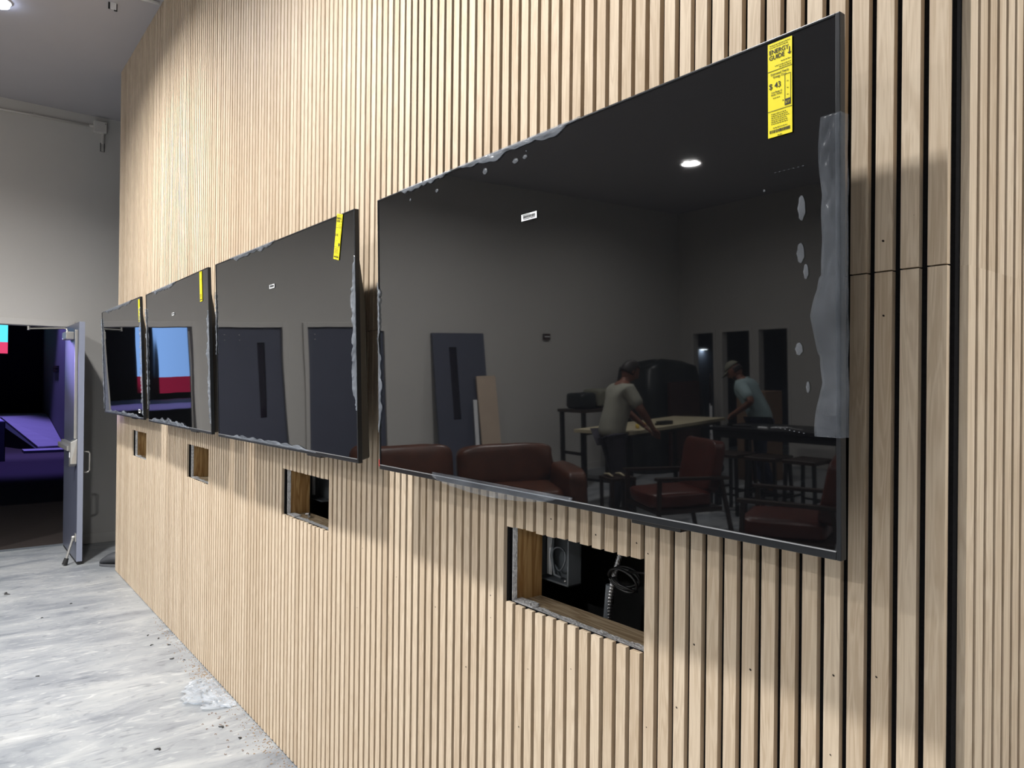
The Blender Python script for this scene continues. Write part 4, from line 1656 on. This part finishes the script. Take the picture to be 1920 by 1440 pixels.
# wall lamp in the hallway
t = thing('wall_sconce', 'small black up-and-down wall lamp glowing in the dark hallway', 'wall lamp', (XD + .04, YO + .67, 1.90), -PI / 2)
b = MB()
b.box((-.10, -.09, -.03), (.10, 0, .03))
b.build('lamp_body', M['blackp'], t, bevel=.008)
b = MB()
b.box((-.08, -.08, -.034), (.08, -.01, -.031))
b.build('lens', M['sconce_g'], t)
l = bpy.data.lights.new('sconce_glow', 'AREA')
l.size = .1
l.energy = 5
l.color = (.85, .95, 1)
o = bpy.data.objects.new('sconce_glow', l)
o.location = (0, -.05, -.04)
C.objects.link(o)
o.parent = t

# ================================================================== PEOPLE
def skin_mesh(name, verts, edges, radii, m, parent, sub=2, root=0, extra=None):
    me = bpy.data.meshes.new(name)
    me.from_pydata([tuple(v) for v in verts], edges, [])
    o = bpy.data.objects.new(name, me)
    C.objects.link(o)
    k = o.modifiers.new('skin', 'SKIN')
    k.use_smooth_shade = True
    for i, r in enumerate(radii):
        sv = me.skin_vertices[0].data[i]
        sv.radius = (r, r) if not isinstance(r, tuple) else r
        sv.use_root = (i == root)
    s = o.modifiers.new('sub', 'SUBSURF')
    s.levels = s.render_levels = sub
    bpy.context.view_layer.update()
    nm_ = bpy.data.meshes.new_from_object(o.evaluated_get(bpy.context.evaluated_depsgraph_get()))
    bpy.data.objects.remove(o)
    if extra:
        bm = bmesh.new()
        bm.from_mesh(nm_)
        extra(bm)
        bm.to_mesh(nm_)
        bm.free()
    nm_.materials.clear()
    nm_.materials.append(m)
    for p in nm_.polygons:
        p.use_smooth = True
        p.material_index = 0
    o = bpy.data.objects.new(name, nm_)
    C.objects.link(o)
    o.parent = parent
    return o


def chain(V, E, Rr, start, pts, rr):
    prev = start
    for p, r in zip(pts, rr):
        V.append(Vector(p))
        Rr.append(r)
        E.append((prev, len(V) - 1))
        prev = len(V) - 1
    return prev


def person(label, loc, rz, lean, head_tilt, arms, shirt, pants, cap=None, beard=False, sc=1.0, feet=((-.11, -.02), (.11, .10))):
    t = thing('person', label, 'person', loc, rz)
    t.scale = (sc, sc, sc)
    sl, cl_ = math.sin(lean), math.cos(lean)
    pel = Vector((0, 0, .96))
    up = lambda d, off=0.0: pel + Vector((0, sl * d + cl_ * off, cl_ * d - sl * off))
    V, E, Rr = [pel], [], [(.15, .11)]
    waist = chain(V, E, Rr, 0, [up(.14)], [(.145, .105)])
    chest = chain(V, E, Rr, waist, [up(.32)], [(.165, .11)])
    neckb = chain(V, E, Rr, chest, [up(.47)], [(.11, .085)])
    hd = up(.50) + Vector((0, math.sin(lean + head_tilt) * .17, math.cos(lean + head_tilt) * .17))
    chain(V, E, Rr, neckb, [up(.54, .01), up(.50).lerp(hd, .75)], [.055, .058])
    hands = []
    for s, (elb, wri) in zip((-1, 1), arms):
        sh = up(.44) + Vector((s * .17, 0, 0))
        k = chain(V, E, Rr, neckb, [sh, elb, Vector(elb).lerp(Vector(wri), .45), wri], [.062, .046, .043, .028])
        d = (Vector(wri) - Vector(elb)).normalized()
        palm = Vector(wri) + d * .065
        k = chain(V, E, Rr, k, [palm], [(.034, .018)])
        side = d.cross(Vector((0, 0, 1))).normalized()
        if side.length < .1:
            side = Vector((1, 0, 0))
        dn = Vector((0, 0, -1))
        for q, ln in enumerate((.066, .076, .070, .055)):
            bs = palm + side * (q - 1.5) * .019 + d * .02
            chain(V, E, Rr, k, [bs, bs + d * ln * .5 + dn * .008, bs + d * ln * .85 + dn * .030], [.0095, .0085, .007])
        chain(V, E, Rr, k - 0, [palm - side * .03 - d * .025, palm - side * .05 + d * .015, palm - side * .048 + d * .045 + dn * .012], [.012, .010, .008])
    for s, (fx, fy) in zip((-1, 1), feet):
        hip = pel + Vector((s * .095, 0, -.04))
        kn = Vector((fx * .95, (fy + 0) * .5 + .04, .50))
        an = Vector((fx, fy - .03, .09))
        chain(V, E, Rr, 0, [hip, kn, kn.lerp(an, .35), an, an + Vector((0, .08, -.045)), an + Vector((0, .17, -.06))], [.088, .056, .054, .036, .036, .026])

    hr = Matrix.Rotation(-(lean + head_tilt), 3, 'X')

    def head(bm):
        g = bmesh.ops.create_uvsphere(bm, u_segments=32, v_segments=24, radius=1.0)['verts']
        for v in g:
            x, y, z = v.co
            ch = 1 - .22 * max(0, -z) ** 1.5          # narrower jaw
            fx = x * .077 * ch
            fy = y * .098 * (1 - .10 * max(0, -z))
            fz = z * .118
            if y > .75 and abs(x) < .22 and -.35 < z < .18:     # nose
                fy += .022 * (1 - abs(x) / .22) * (1 - max(0, z + .1) * 2.5) * (1 if z > -.3 else .5)
            if y > .6 and .02 < z < .28 and .18 < abs(x) < .55:   # eye sockets
                fy -= .010
            if y > .6 and -.62 < z < -.45 and abs(x) < .4:        # lips
                fy += .006
            v.co = hd + hr @ Vector((fx, fy, fz))
        for s in (-1, 1):
            for (p, r, q) in (((s * .030, .084, .018), .0115, (1, .8, .8)), ((s * .079, -.004, -.004), .019, (.45, .8, 1.4))):
                e = bmesh.ops.create_uvsphere(bm, u_segments=12, v_segments=8, radius=r)['verts']
                for v in e:
                    v.co = hd + hr @ (Vector((v.co.x * q[0], v.co.y * q[1], v.co.z * q[2])) + Vector(p))
    skin_mesh('body', V, E, Rr, M['skin'], t, 2, 0, head)
    # shirt
    V, E, Rr = [pel + Vector((0, 0, -.10))], [], [(.195, .155)]
    c1 = chain(V, E, Rr, 0, [up(.02), up(.14), up(.32)], [(.195, .15), (.195, .15), (.215, .14)])
    c2 = chain(V, E, Rr, c1, [up(.455)], [(.15, .11)])
    chain(V, E, Rr, c2, [up(.51)], [.070])
    for s, (elb, wri) in zip((-1, 1), arms):
        sh = up(.44) + Vector((s * .175, 0, 0))
        chain(V, E, Rr, c2, [sh, sh.lerp(Vector(elb), .5), sh.lerp(Vector(elb), .88)], [.085, .078, .074])
    so = skin_mesh('shirt', V, E, Rr, M[shirt], t, 2, 0)
    if shirt == 'shirtb':
        b = MB()
        for d_ in (.20, .27, .34):
            n = 26
            b.tube([up(d_) + Vector((.150 * math.cos(a), 0, 0)) + Vector((0, cl_, -sl)) * .123 * math.sin(a) for a in [PI * .08 + PI * .84 * i / n for i in range(n + 1)]], .007, 6)
        b.build('chest_stripe', M['shirtd'], so, smooth=True)
        b = MB()
        b.tube([up(.505) + Vector((.078 * math.cos(a), 0, 0)) + Vector((0, cl_, -sl)) * .078 * math.sin(a) for a in [2 * PI * i / 20 for i in range(21)]], .016, 8)
        b.build('collar', M[shirt], so, smooth=True)
    # trousers
    V, E, Rr = [pel + Vector((0, 0, .04))], [], [(.168, .128)]
    for s, (fx, fy) in zip((-1, 1), feet):
        hip = pel + Vector((s * .098, 0, -.07))
        kn = Vector((fx * .95, fy * .5 + .04, .50))
        an = Vector((fx, fy - .03, .10))
        chain(V, E, Rr, 0, [hip, kn, an], [.108, .078, .064])
    skin_mesh('trousers', V, E, Rr, M[pants], t, 2, 0)
    for s, (fx, fy) in zip((-1, 1), feet):
        b = MB()
        g = b.ball((fx, fy + .045, .05), 1.0, (.050, .145, .052))
        for v in g:
            v.co.z = max(.0, v.co.z)
        b.build('shoe', M['rubber'], t, smooth=True)
    # hair or cap
    b = MB()
    g = b.ball((0, 0, 0), 1.0, (1, 1, 1), 28, 18)
    dele = []
    for v in g:
        x, y, z = v.co
        if cap:
            if z < .22 + .12 * (y < 0):
                dele.append(v)
            v.co = hd + hr @ Vector((x * .089, y * .112 - .002, z * .128 + .004))
        else:
            if (y > .30 and z < .48) or z < -.45:
                dele.append(v)
            v.co = hd + hr @ Vector((x * .086, y * .108 - .006, z * .128 + .004))
    bmesh.ops.delete(b.bm, geom=dele, context='VERTS')
    h = b.build('cap' if cap else 'hair', M['cap'] if cap else M['hair'], t, smooth=True, solid=.004)
    if cap:
        b = MB()

        def brim(u, v):
            a = PI * (.12 + .76 * u)
            r0 = Vector((.083 * math.cos(a), .105 * math.sin(a), .040))
            return hd + hr @ (r0 + Vector((.012 * math.cos(a), .075 * math.sin(a), -.012 - .01 * abs(math.cos(a)))) * v)
        b.grid(brim, 20, 5)
        b.build('brim', M['cap'], h, smooth=True, solid=.004)
        b = MB()
        g = b.ball((0, 0, 0), 1.0, (1, 1, 1), 24, 16)
        dele = []
        for v in g:
            x, y, z = v.co
            if (y > .1 or z > .3 or z < -.5):
                dele.append(v)
            v.co = hd + hr @ Vector((x * .084, y * .106 - .004, z * .122))
        bmesh.ops.delete(b.bm, geom=dele, context='VERTS')
        b.build('hair', M['hair'], t, smooth=True, solid=.003)
    if beard:
        b = MB()
        g = b.ball((0, 0, 0), 1.0, (1, 1, 1), 24, 16)
        dele = []
        for v in g:
            x, y, z = v.co
            if y < .15 or z > -.42:
                dele.append(v)
            v.co = hd + hr @ Vector((x * .078, y * .104, z * .128))
        bmesh.ops.delete(b.bm, geom=dele, context='VERTS')
        b.build('beard', M['hair'], t, smooth=True, solid=.004)
    return t


person('person in a pale tee shirt and grey trousers bending over the plywood table', (4.90, 4.64, 0), math.radians(22), .30, .25,
       [((-.27, .22, 1.18), (-.20, .38, .99)), ((.28, .24, 1.20), (.18, .46, .985))], 'shirtw', 'trousers', sc=.985)
person('person in an olive cap and light blue shirt leaning over the black table', (4.62, 6.98, 0), math.radians(-108), .46, .22,
       [((-.30, .16, 1.16), (-.14, .34, 1.02)), ((.34, .02, 1.17), (.16, .26, 1.02))], 'shirtb', 'jeans', cap=True, beard=True, sc=.99, feet=((-.14, .06), (.15, -.12)))
